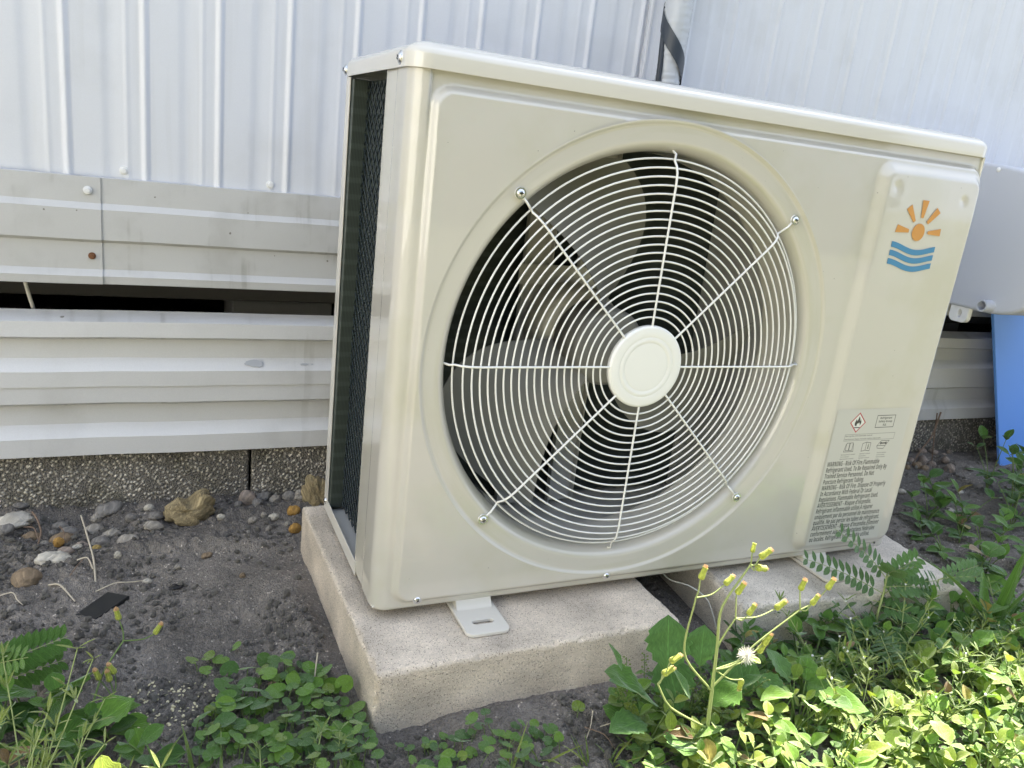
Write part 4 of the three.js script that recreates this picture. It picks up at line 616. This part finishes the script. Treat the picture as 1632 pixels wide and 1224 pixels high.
{ // tall tassel-flowered weed at the front of the weed bed
  const bx = 0.33, bz = 0.24, g = plantAt(bx, bz), gy = g.position.y, L = (x, y, z = 0.245) => V(x - bx, y - gy, z - bz), gs = [], R = rng(301);
  const heads = [[0.328, 0.274, 0.1, 1], [0.344, 0.264, 0.9, 0], [0.342, 0.248, 1.1, 0, -0.6], [0.27, 0.249, 0.35, 0], [0.304, 0.238, 0.95, 0], [0.325, 0.223, 0.55, 0], [0.343, 0.198, 0.7, 0], [0.412, 0.217, 0.2, 0], [0.451, 0.214, 0.4, 0], [0.433, 0.197, 0.7, 0], [0.386, 0.195, 0.95, 0], [0.376, 0.155, 0.5, 0], [0.373, 0.144, 0.6, 0], [0.254, 0.153, 1.25, 0], [0.249, 0.137, 1.35, 0], [0.354, 0.1, 0.1, 0, -1]];
  const fork = L(0.308, 0.156), A = L(0.329, 0.252), B = L(0.266, 0.222), C = L(0.325, 0.189), D = L(0.416, 0.186), F = L(0.239, 0.124), mid = L(0.311, 0.128);
  gs.push(taper([V(0, 0, 0), L(0.318, 0.06), L(0.314, 0.1), mid, fork], 0.0026, 0.0017, 12, 7), taper([fork, L(0.303, 0.205), A], 0.0016, 0.0011, 12, 6), taper([L(0.314, 0.1), L(0.272, 0.15, 0.238), B], 0.0014, 0.0009, 12, 6), taper([fork, L(0.315, 0.172), C], 0.0013, 0.001, 8, 6), taper([L(0.313, 0.105), L(0.36, 0.15), D], 0.0014, 0.0009, 10, 6), taper([L(0.32, 0.05), L(0.262, 0.09), F], 0.0013, 0.001, 8, 6), taper([mid, L(0.325, 0.132, 0.25), L(0.345, 0.14, 0.25)], 0.0011, 0.0008, 8, 5));
  const from = [A, A, A, B, B, C, C, D, D, D, C, mid, mid, F, F, mid];
  heads.forEach(([x, y, lean, closed, up = 1], i) => { const p = L(x, y, 0.245 + 0.006 * (R() - 0.5)), d = V(Math.sin(lean), up * Math.max(0.25, Math.cos(lean)), 0.3 * (R() - 0.5)).normalize(); p.addScaledVector(d, -0.007); gs.push(taper([from[i], from[i].clone().lerp(p, 0.55).add(V(0, -0.004, 0.001)), p], 0.0009, 0.0007, 8, 5)); flowerHead(g, p, d, closed ? 0.8 : 1.0 + 0.2 * R(), closed); });
  stemOf(g, gs, mStemPale);
  // seed puff
  const pg = []; for (let i = 0; i < 150; i++) { const y = 1 - 2 * (i + 0.5) / 150, a = i * 2.39996, r = Math.sqrt(1 - y * y), d = V(r * Math.cos(a), y, r * Math.sin(a)), l = 0.0085 + 0.003 * R(); const c = new THREE.CylinderGeometry(0.0002, 0.0002, l, 3, 1, true).translate(0, l / 2, 0); c.applyQuaternion(new THREE.Quaternion().setFromUnitVectors(V(0, 1, 0), d)); pg.push(c); }
  const puff = part(g, 'seed_puff', mergeGeometries(pg), mPuff, 'round white fluffy seed head'); puff.position.copy(L(0.347, 0.143, 0.25));
  // large toothed leaves, bluish green; yaw 0 points to the viewer's side of the bed
  const lv = [[0.288, 0.095, 0.2, 0.085, 2.9, 1.2, 1], [0.275, 0.06, 0.205, 0.1, -1.7, 0.75, 0], [0.262, 0.075, 0.2, 0.075, -1.9, 0.6, 1], [0.318, 0.11, 0.215, 0.06, 2.6, 1.15, 1], [0.3, 0.08, 0.23, 0.06, -2.6, 0.9, 2], [0.33, 0.07, 0.235, 0.055, 1.6, 0.6, 1], [0.35, 0.06, 0.215, 0.075, 1.9, 0.8, 0], [0.255, 0.05, 0.215, 0.075, -1.3, 0.35, 0], [0.29, 0.04, 0.24, 0.07, -0.6, 0.5, 1], [0.375, 0.07, 0.22, 0.05, 1.5, 0.6, 2], [0.4, 0.05, 0.21, 0.06, 2.3, 0.9, 0], [0.225, 0.11, 0.2, 0.045, -2.6, 1.0, 2], [0.315, 0.04, 0.2, 0.085, 3.1, 0.9, 1], [0.362, 0.128, 0.245, 0.02, 1.8, 0.1, 1], [0.27, 0.025, 0.21, 0.08, -2.2, 0.5, 1], [0.36, 0.03, 0.235, 0.06, 0.6, 0.5, 2]];
  lv.forEach(([x, y, z, l, yaw, pitch, k], i) => leaf(g, TOOTH[k], i === 13 ? LIME[2] : [BLUEGREEN[0], BLUEGREEN[1], GREENS[0]][i % 3], L(x, y, z), l * 0.74, yaw, pitch, (R() - 0.5) * 0.7));
  top(g, 'tassel_weed', 'tall weed with yellow green tassel buds and a white seed puff', 'weed');
}
{ // small tassel weed at the left
  const bx = -0.3, bz = -0.01, g = plantAt(bx, bz), gy = g.position.y, L = (x, y, z) => V(x - bx, y - gy, z - bz), gs = [], K = L(-0.268, 0.062, -0.05);
  gs.push(taper([V(0, 0, 0), L(-0.288, 0.038, -0.03), K], 0.0014, 0.0009, 8, 5));
  for (const [x, y, z, dx, dy, f] of [[-0.272, 0.085, -0.058, -0.2, 1, 0], [-0.236, 0.066, -0.05, 0.5, 0.85, 0], [-0.291, 0.032, -0.028, -0.35, 1, 1], [-0.281, 0.03, -0.025, -0.2, 1, 1], [-0.276, 0.037, -0.028, -0.5, 1, 1]]) { const p = L(x, y, z), from = f ? L(-0.279, 0.012, -0.02) : K; gs.push(taper([from, from.clone().lerp(p, 0.5).add(V(dx < 0 ? 0.002 : 0.004, -0.003, 0)), p], 0.0009, 0.0006, 8, 5)); flowerHead(g, p, V(dx, dy, 0), 1.05, 0); }
  gs.push(taper([V(0, 0, 0), L(-0.29, 0.004, -0.015), L(-0.279, 0.012, -0.02)], 0.0011, 0.0009, 6, 5));
  stemOf(g, gs, mStem); top(g, 'tassel_weed', 'small weed with five tassel buds on bare soil at the left', 'weed');
}
function toothedWeed(x, z, list, label, seed, mats = GREENS) { const R = rng(seed), g = plantAt(x, z), gs = []; for (const [dx, y, dz, l, yaw, pitch, k, mat] of list) { const p = V(dx, y, dz); gs.push(taper([V(0, 0, 0), p.clone().multiplyScalar(0.5).add(V(0, 0.004, 0)), p], 0.0014, 0.0009, 6, 5)); leaf(g, TOOTH[k], mat || pick(mats, R), p, l, yaw, pitch, (R() - 0.5) * 0.6); } stemOf(g, gs); return top(g, 'toothed_weed', label, 'weed'); }
toothedWeed(-0.35, 0.01, [[0.03, 0.03, -0.02, 0.055, 0.2, 1.0, 1], [0.045, 0.02, 0.01, 0.06, 1.3, 0.4, 2], [0.0, 0.035, -0.03, 0.06, -0.9, 0.5, 1], [-0.03, 0.05, -0.05, 0.06, -0.3, 1.1, 0], [0.02, 0.01, 0.03, 0.065, 2.2, 0.2, 1], [-0.02, 0.04, 0.02, 0.06, -1.8, 0.4, 0], [0.05, 0.03, 0.04, 0.05, 1.9, 0.5, 1], [-0.035, 0.02, 0.04, 0.06, 3.0, 0.3, 2], [0.015, 0.045, 0.005, 0.05, 0.7, 0.8, 2], [-0.05, 0.07, -0.05, 0.06, -0.9, 0.9, 1]], 'broad toothed leaf weed in the lower left corner', 401);
toothedWeed(-0.262, 0.205, [[-0.012, 0.16, 0.03, 0.044, 0.2, -0.95, 1, LIME[1]], [0.0, 0.02, -0.02, 0.045, 0.3, 0.6, 2], [0.02, 0.015, 0.0, 0.04, 1.5, 0.3, 0], [-0.03, 0.02, -0.01, 0.045, -1.2, 0.4, 1]], 'weed holding up one glowing sunlit yellow green leaf at lower left', 402);  // the raised leaf takes the brighter sunlit leaf colour

const rosette = (n, r, l, seed) => { const R = rng(seed), o = []; for (let i = 0; i < n; i++) { const a = i * 2.4, q = r * (0.4 + 0.6 * R()); o.push([Math.sin(a) * q, 0.03 + 0.045 * R(), Math.cos(a) * q, l * (0.7 + 0.5 * R()), a, 0.1 + 0.6 * R(), i % 3]); } return o; };
toothedWeed(0.47, 0.235, rosette(8, 0.03, 0.05, 411), 'toothed leaf weed among the oval weeds right of the seed puff', 411, [GREENS[1], GREENS[2], BLUEGREEN[1]]);
toothedWeed(0.76, 0.235, rosette(8, 0.03, 0.048, 412), 'toothed leaf weed in the weed bed before the feather leaf weed', 412, [GREENS[1], GREENS[2]]);
toothedWeed(0.6, 0.3, rosette(7, 0.03, 0.042, 413), 'toothed leaf weed in the sunny part of the weed bed', 413, [LIME[2], GREENS[2]]);
toothedWeed(0.88, 0.25, rosette(7, 0.03, 0.05, 414), 'toothed leaf weed below the tall grass clump', 414, [GREENS[1], GREENS[0]]);
function frond(parent, pos, yaw, pitch, len, n, lw, mat, droop = 0.25, roll = 0.75 * Math.sign(yaw) * Math.min(1, Math.abs(Math.sin(yaw)) * 1.2)) {      // feather leaf: rachis with paired leaflets
  const f = new THREE.Group(); f.name = 'frond'; parent.add(f); f.position.copy(pos); f.rotation.copy(E1.set(-pitch, yaw, roll, 'YXZ'));
  const at = (t) => V(0, -droop * len * t * t, len * t); part(f, 'rachis', taper([at(0), at(0.35), at(0.7), at(1)], 0.0008, 0.0004, 8, 4), mStemPale);
  for (let i = 0; i < n; i++) { const t = 0.14 + 0.86 * i / n, s = 1.25 * lw * (0.62 + 0.55 * Math.sin(Math.PI * (0.2 + 0.72 * t))); for (const k of [-1, 1]) leaf(f, LEAFLET, mat, at(t), s, k * (1.25 - 0.25 * t), 0.05 - 0.1 * k * Math.sin(i), 0, 'leaflet'); }
  return f;
}
{ // feather leaf weeds in front of the right paver
  const a = plantAt(0.735, 0.118), gsA = [taper([V(0, 0, 0), V(-0.006, 0.04, -0.006), V(0.002, 0.075, -0.012), V(0.004, 0.105, -0.016)], 0.0024, 0.0013, 10, 6)], R = rng(501);
  for (const [y, yaw, pitch, len, n, m] of [[0.075, -1.9, 0.5, 0.125, 11, 0], [0.1, -1.95, 0.85, 0.1, 9, 0], [0.1, 1.5, 0.5, 0.075, 6, 1], [0.085, 1.3, 0.1, 0.09, 7, 0], [0.07, 1.75, 0.2, 0.14, 12, 1], [0.055, 0.7, 0.1, 0.07, 7, 0], [0.105, 0.2, 1.0, 0.045, 6, 1], [0.104, -0.5, 0.9, 0.04, 6, 1], [0.03, -1.1, 0.2, 0.08, 8, 0], [0.03, 2.4, 0.1, 0.08, 8, 0], [0.06, -2.7, -0.1, 0.08, 8, 1]]) frond(a, V(-0.002, y, -0.012), yaw, pitch, len, n, 0.0145, [...BLUEGREEN, GREENS[1]][m], 0.3);
  stemOf(a, gsA, mStemPale); top(a, 'feather_leaf_weed', 'weed with paired oval leaflets before the label end of the unit', 'weed');
  const b = plantAt(0.86, 0.11), gsB = [taper([V(0, 0, 0), V(-0.004, 0.04, -0.004), V(-0.006, 0.08, -0.006)], 0.0022, 0.0012, 10, 6)];
  for (const [y, yaw, pitch, len, n] of [[0.08, 1.5, 0.25, 0.1, 8], [0.078, -1.3, 0.3, 0.06, 5], [0.08, 0.4, 0.7, 0.06, 6], [0.05, 1.9, 0.05, 0.1, 9], [0.03, 1.6, -0.05, 0.1, 9], [0.03, -1.9, 0.1, 0.07, 7]]) frond(b, V(-0.006, y, -0.006), yaw, pitch, len, n, 0.013, pick(BLUEGREEN, R), 0.25);
  stemOf(b, gsB, mStemPale); top(b, 'feather_leaf_weed', 'weed with drooping paired leaflets across the right paver corner', 'weed');
  const c = plantAt(-0.42, -0.03), gsC = [taper([V(0, 0, 0), V(0.01, 0.03, 0), V(0.016, 0.055, -0.004)], 0.0018, 0.0011, 8, 6)];
  frond(c, V(0.016, 0.05, -0.004), 1.75, 0.28, 0.085, 11, 0.0155, GREENS[0], 0.12); frond(c, V(0.016, 0.055, -0.004), 1.0, 0.5, 0.06, 7, 0.013, GREENS[1], 0.15); frond(c, V(0.01, 0.03, 0), 1.9, 0.1, 0.09, 10, 0.014, GREENS[0], 0.15);
  stemOf(c, gsC); top(c, 'feather_leaf_weed', 'feather leaf weed reaching in from the left edge', 'weed');
  const d = plantAt(0.68, 0.16), gsD = [taper([V(0, 0, 0), V(0.002, 0.025, 0), V(0, 0.05, 0)], 0.0018, 0.001, 8, 6)];
  for (let i = 0; i < 6; i++) frond(d, V(0, 0.028 + 0.004 * i, 0), i * 1.05 + 0.3, 0.15, 0.06 + 0.02 * R(), 7, 0.014, pick(BLUEGREEN, R), 0.3); stemOf(d, gsD); top(d, 'feather_leaf_weed', 'short feather leaf weed shaded in the middle of the weed bed', 'weed');
}
// leafy sprigs of the weed bed
function sprig(x, z, h, n, len, seed, label, group, mats, geos = OVAL, lean = 0.35) {
  const R = rng(seed), g = plantAt(x, z), gs = [], stems = 1 + Math.floor(R() * 3);
  for (let s = 0; s < stems; s++) {
    const a = R() * 6.28, l = lean * (0.3 + R()), hh = h * (0.65 + 0.5 * R()), P = (t) => V(Math.cos(a) * l * hh * t * (0.6 + t), hh * t, Math.sin(a) * l * hh * t * (0.6 + t));
    gs.push(taper([P(0), P(0.4), P(0.75), P(1)], 0.0013, 0.0007, 6, 5));
    const nodes = Math.max(2, Math.round(n / stems / 2)), tw = R() * 3;
    for (let i = 0; i < nodes; i++) { const t = 0.3 + 0.7 * i / (nodes - 1), yaw = tw + i * 1.57 + (R() - 0.5) * 0.6, sz = len * (0.65 + 0.6 * R()) * (i === nodes - 1 ? 0.75 : 1); for (const k of [0, Math.PI]) leaf(g, pick(geos, R), R() < 0.035 ? pick(FADED, R) : pick(mats, R), P(t), sz * (0.8 + 0.45 * R()), yaw + k + (R() - 0.5) * 0.4, 0.15 + 0.65 * t * R() + (i === nodes - 1 ? 0.35 : 0), (R() - 0.5) * 0.7); }
  }
  stemOf(g, gs); return top(g, 'leafy_weed', label, 'weed', group);
}
{
  const R = rng(601), near = [], dark = [];
  const bed = [[0.27, 0.175], [0.4, 0.17], [0.6, 0.16], [0.95, 0.2], [0.93, 0.3], [0.68, 0.42], [0.42, 0.36], [0.22, 0.275]];
  let t = 0; while (near.length < 110 && t++ < 5000) { const x = 0.2 + R() * 0.75, z = 0.16 + R() * 0.27; if (!inside(bed, x, z) || near.some(([a, b]) => Math.hypot(a - x, b - z) < 0.0195)) continue; near.push([x, z]); }
  const spot = (x, z) => z > 0.33 ? (x > 0.6 ? 'at the bottom right corner' : 'at the bottom edge right of centre') : x < 0.38 ? 'at the foot of the tall tassel weed' : z > 0.25 ? (x > 0.7 ? 'in the sunny right part of the weed bed' : 'in the sunny middle of the weed bed') : x > 0.7 ? 'in the half shade near the tall grass clump' : 'in the half shade behind the sunny weeds';
  near.forEach(([x, z], i) => sprig(x, z, 0.035 + 0.06 * R() * R(), 7 + Math.floor(R() * 7), 0.015 + 0.015 * R(), 700 + i, `bushy oval leaf weed ${spot(x, z)}`, `oval leaf weeds ${spot(x, z)}`, z > 0.2 ? [...LIME, GREENS[2]] : [GREENS[1], GREENS[2], LIME[2]], R() < 0.35 ? SPOON : OVAL));  // sunny zone gets brighter leaf colours, sunlight painted into them
  const shade = [[0.47, 0.1], [0.52, 0.07], [0.95, 0.125], [1.0, 0.19], [0.62, 0.165], [0.45, 0.15]];
  t = 0; while (dark.length < 34 && t++ < 5000) { const x = 0.44 + R() * 0.56, z = 0.06 + R() * 0.14; if (!inside(shade, x, z) || dark.some(([a, b]) => Math.hypot(a - x, b - z) < 0.024)) continue; dark.push([x, z]); }
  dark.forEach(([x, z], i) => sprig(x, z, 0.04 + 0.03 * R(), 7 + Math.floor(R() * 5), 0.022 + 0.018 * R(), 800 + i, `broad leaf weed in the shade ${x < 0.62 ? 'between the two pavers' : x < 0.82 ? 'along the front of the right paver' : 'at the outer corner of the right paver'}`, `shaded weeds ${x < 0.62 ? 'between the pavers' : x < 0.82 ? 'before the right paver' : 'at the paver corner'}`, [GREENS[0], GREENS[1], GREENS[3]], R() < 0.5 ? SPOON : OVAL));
  // weeds further back on the right
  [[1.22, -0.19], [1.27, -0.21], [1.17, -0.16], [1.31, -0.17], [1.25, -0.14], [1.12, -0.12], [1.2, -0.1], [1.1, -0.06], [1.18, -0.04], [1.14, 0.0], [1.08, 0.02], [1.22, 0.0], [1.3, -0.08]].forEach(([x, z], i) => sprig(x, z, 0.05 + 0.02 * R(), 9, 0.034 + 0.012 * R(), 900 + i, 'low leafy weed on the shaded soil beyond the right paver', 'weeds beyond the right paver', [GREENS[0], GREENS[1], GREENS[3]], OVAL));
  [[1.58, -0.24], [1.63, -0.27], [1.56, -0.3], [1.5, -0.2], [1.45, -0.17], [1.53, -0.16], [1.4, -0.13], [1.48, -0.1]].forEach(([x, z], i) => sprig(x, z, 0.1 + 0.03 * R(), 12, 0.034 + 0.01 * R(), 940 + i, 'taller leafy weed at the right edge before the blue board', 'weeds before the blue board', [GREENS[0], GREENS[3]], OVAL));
  // lower left corner and foot of the photograph
  [[-0.4, 0.05], [-0.365, 0.075], [-0.33, 0.06], [-0.3, 0.075], [-0.28, 0.03], [-0.335, 0.02], [-0.24, 0.09], [-0.38, 0.02]].forEach(([x, z], i) => sprig(x, z, 0.035 + 0.02 * R(), 7, 0.024 + 0.01 * R(), 960 + i, 'small leafy weed in the shaded lower left corner', 'leafy weeds at lower left', [GREENS[0], GREENS[1], GREENS[3]], SPOON));
}
function linearWeed(x, z, h, n, seed, label, group, mat, flowers = 0) {        // fine forked stems with needle leaves
  const R = rng(seed), g = plantAt(x, z), st = [], fl = [], lf = [];
  for (let s = 0; s < n; s++) {
    const a = R() * 6.28, l = 0.3 + 0.8 * R(), hh = h * (0.55 + 0.6 * R()), P = (t) => V(Math.cos(a) * l * hh * t, hh * t, Math.sin(a) * l * hh * t); st.push(taper([P(0), P(0.5).add(V((R() - 0.5) * 0.008, 0, (R() - 0.5) * 0.008)), P(1)], 0.0008, 0.0005, 6, 4));
    for (let i = 1; i <= 6; i++) for (let k = 0; k < 4; k++) { const q = NARROW[k % 2].clone(), m = new THREE.Matrix4().compose(P(i / 6), new THREE.Quaternion().setFromEuler(E1.set(-(0.3 + 0.7 * R()), R() * 6.28, 0, 'YXZ')), V(1, 1, 1).multiplyScalar(0.011 + 0.009 * R())); lf.push(q.applyMatrix4(m)); }
    if (s < flowers) { const q = P(1); fl.push(new THREE.IcosahedronGeometry(0.0016, 1).translate(q.x, q.y + 0.001, q.z)); }
  }
  stemOf(g, st, mStemPale); part(g, 'needle_foliage', mergeGeometries(lf), mat); if (fl.length) part(g, 'white_flowers', mergeGeometries(fl), mWhiteFlower);
  return top(g, 'needle_weed', label, 'weed', group);
}
{
  const R = rng(1001);
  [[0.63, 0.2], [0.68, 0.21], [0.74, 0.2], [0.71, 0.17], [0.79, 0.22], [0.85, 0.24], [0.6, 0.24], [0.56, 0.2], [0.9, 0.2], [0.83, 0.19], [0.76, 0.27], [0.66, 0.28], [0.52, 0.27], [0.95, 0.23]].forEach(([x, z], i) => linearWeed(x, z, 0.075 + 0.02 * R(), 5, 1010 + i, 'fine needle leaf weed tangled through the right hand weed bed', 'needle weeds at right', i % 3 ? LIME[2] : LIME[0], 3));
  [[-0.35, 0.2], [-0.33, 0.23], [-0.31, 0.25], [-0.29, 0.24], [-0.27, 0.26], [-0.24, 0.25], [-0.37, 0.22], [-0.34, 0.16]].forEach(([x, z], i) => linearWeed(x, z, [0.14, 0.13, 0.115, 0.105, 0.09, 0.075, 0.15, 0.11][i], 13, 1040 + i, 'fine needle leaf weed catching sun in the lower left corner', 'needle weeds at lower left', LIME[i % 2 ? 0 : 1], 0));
  [[-0.1, 0.165], [-0.06, 0.168], [-0.15, 0.15]].forEach(([x, z], i) => linearWeed(x, z, 0.04, 3, 1060 + i, 'thin needle leaf weed poking through the round leaves', 'needle weeds in the round leaf patch', LIME[2], 0));
}
function pepperWeed(x, z, seed, label, group) { const R = rng(seed), g = plantAt(x, z), st = [], sd = []; for (let s = 0; s < 4; s++) { const a = R() * 6.28, l = 0.25 + 0.5 * R(), hh = 0.05 + 0.03 * R(), P = (t) => V(Math.cos(a) * l * hh * t, hh * t, Math.sin(a) * l * hh * t); st.push(taper([P(0), P(0.5), P(1)], 0.0009, 0.0005, 6, 4)); for (let i = 0; i < 26; i++) { const t = 0.35 + 0.65 * i / 26, b = i * 2.4, r = 0.006 * (1.15 - t * 0.6), p = P(t), q = p.clone().add(V(Math.cos(b) * r, 0.003, Math.sin(b) * r)); st.push(new THREE.CylinderGeometry(0.0002, 0.0002, r * 1.1, 3).applyQuaternion(new THREE.Quaternion().setFromUnitVectors(V(0, 1, 0), q.clone().sub(p).normalize())).translate((p.x + q.x) / 2, (p.y + q.y) / 2, (p.z + q.z) / 2)); sd.push(new THREE.IcosahedronGeometry(0.0014, 1).scale(1, 0.8, 0.6).translate(q.x, q.y, q.z)); } } stemOf(g, st.map((q) => q.index ? q.toNonIndexed() : q)); part(g, 'seed_pods', mergeGeometries(sd), LIME[2]); top(g, 'pepper_weed', label, 'weed', group); }
[[0.295, 0.165], [0.325, 0.165], [0.265, 0.185], [0.385, 0.185], [0.345, 0.18]].forEach(([x, z], i) => pepperWeed(x, z, 1080 + i, 'slender weed with tiny round seed pods at the left of the weed bed', 'seed pod weeds'));
function tuft(x, z, blades, label, group, mats = GREENS) { const g = plantAt(x, z); blades.forEach(([yaw, pitch, len, k, w = 1], i) => { const m = leaf(g, BLADE[k], mats[i % mats.length], V(0.004 * Math.sin(i * 2.1), 0, 0.004 * Math.cos(i * 2.1)), len, yaw, pitch, 0, 'blade'); m.scale.x *= w; }); return top(g, 'grass_tuft', label, 'grass', group); }
tuft(0.93, 0.155, [[-0.9, 1.35, 0.2, 1, 1.4], [-1.75, 1.05, 0.2, 0, 1.3], [0.9, 0.95, 0.12, 1, 1.5], [1.5, 0.6, 0.13, 1, 1.5], [0.1, 1.3, 0.16, 1, 1.2], [2.3, 0.4, 0.17, 1, 1.6], [1.1, 0.4, 0.11, 1, 1.5], [-0.2, 1.45, 0.14, 1, 1.3]], 'tall grass clump with thick blades right of the right paver');
const small = (x, z, s, label, group, mats) => { const R = rng(Math.round(x * 900 + z * 7000) + 5000), b = []; for (let i = 0; i < 6; i++) b.push([R() * 6.28, 0.4 + R() * 0.9, s * (0.6 + 0.6 * R()), Math.floor(R() * 3), 1.2]); return tuft(x, z, b, label, group, mats); };
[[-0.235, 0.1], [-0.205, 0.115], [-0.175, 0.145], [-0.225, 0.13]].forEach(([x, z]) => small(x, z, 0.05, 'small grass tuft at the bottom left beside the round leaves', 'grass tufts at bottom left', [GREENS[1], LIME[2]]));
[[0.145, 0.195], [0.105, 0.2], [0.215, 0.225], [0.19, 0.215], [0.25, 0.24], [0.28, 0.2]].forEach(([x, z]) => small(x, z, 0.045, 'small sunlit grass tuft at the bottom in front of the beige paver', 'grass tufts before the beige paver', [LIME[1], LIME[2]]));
[[0.98, 0.2], [1.02, 0.13], [0.97, 0.25], [1.06, 0.17], [1.0, 0.07]].forEach(([x, z]) => small(x, z, 0.1, 'grass tuft at the right edge beside the tall grass clump', 'grass tufts at the right edge', [GREENS[0], GREENS[2]]));
{ // single upright blade before the paver
  const g = plantAt(0.29, 0.158); leaf(g, BLADE[1], GREENS[2], V(0, 0, 0), 0.06, 0.3, 1.45, 0, 'blade'); leaf(g, BLADE[1], GREENS[2], V(0.002, 0, 0.001), 0.035, 2.0, 1.3, 0, 'blade'); top(g, 'grass_shoot', 'lone thin grass shoot standing in front of the beige paver', 'grass');
}
{ // low creeping ground cover under the weed bed and seed flakes on the soil
  const R = rng(1201), spots = []; for (let i = 0; i < 4200; i++) { const x = 0.2 + R() * 0.9, z = 0.06 + R() * 0.42; if (z < 0.11 && x < 0.5) continue; if (z < 0.115 && x < 0.95 && Math.abs(x - 0.72) < 0.24) continue; if (x + z * 0.6 < 0.37) continue; spots.push([x, z]); }
  const im = new THREE.InstancedMesh(OVAL[0], GREENS[0], spots.length), M = new THREE.Matrix4(), q = new THREE.Quaternion();
  spots.forEach(([x, z], i) => { const s = 0.007 + 0.009 * R(); q.setFromEuler(E1.set(-(R() * 0.9 - 0.1), R() * 6.28, (R() - 0.5) * 0.8, 'YXZ')); M.compose(V(x, groundY(x, z) + 0.002 + 0.024 * R(), z), q, V(s, s, s)); im.setMatrixAt(i, M); const k = 0.75 + 0.6 * R(); im.setColorAt(i, lin(k, k, k * 0.9)); });
  top(im, 'ground_cover', 'small creeping leaves covering the soil below the weeds', 'ground cover', null, 'stuff');
  const N = 170, fl = new THREE.InstancedMesh(new THREE.SphereGeometry(1, 8, 5), std({ color: lin(0.55, 0.5, 0.33), roughness: 0.9 }), N); for (let i = 0; i < N; i++) { const a = R() * 6.28, r = 0.045 * Math.sqrt(R()), x = -0.225 + r * Math.cos(a) * 1.2, z = 0.0 + r * Math.sin(a), s = 0.0011 + 0.0012 * R(); q.setFromEuler(E1.set(R(), R() * 6, R(), 'YXZ')); M.compose(V(x, groundY(x, z) + 0.001, z), q, V(s, s * 0.5, s)); fl.setMatrixAt(i, M); }
  top(fl, 'seed_husks', 'scatter of pale yellow seed husks on the soil at lower left', 'husks', null, 'stuff');
}
renderer.render(scene, camera);
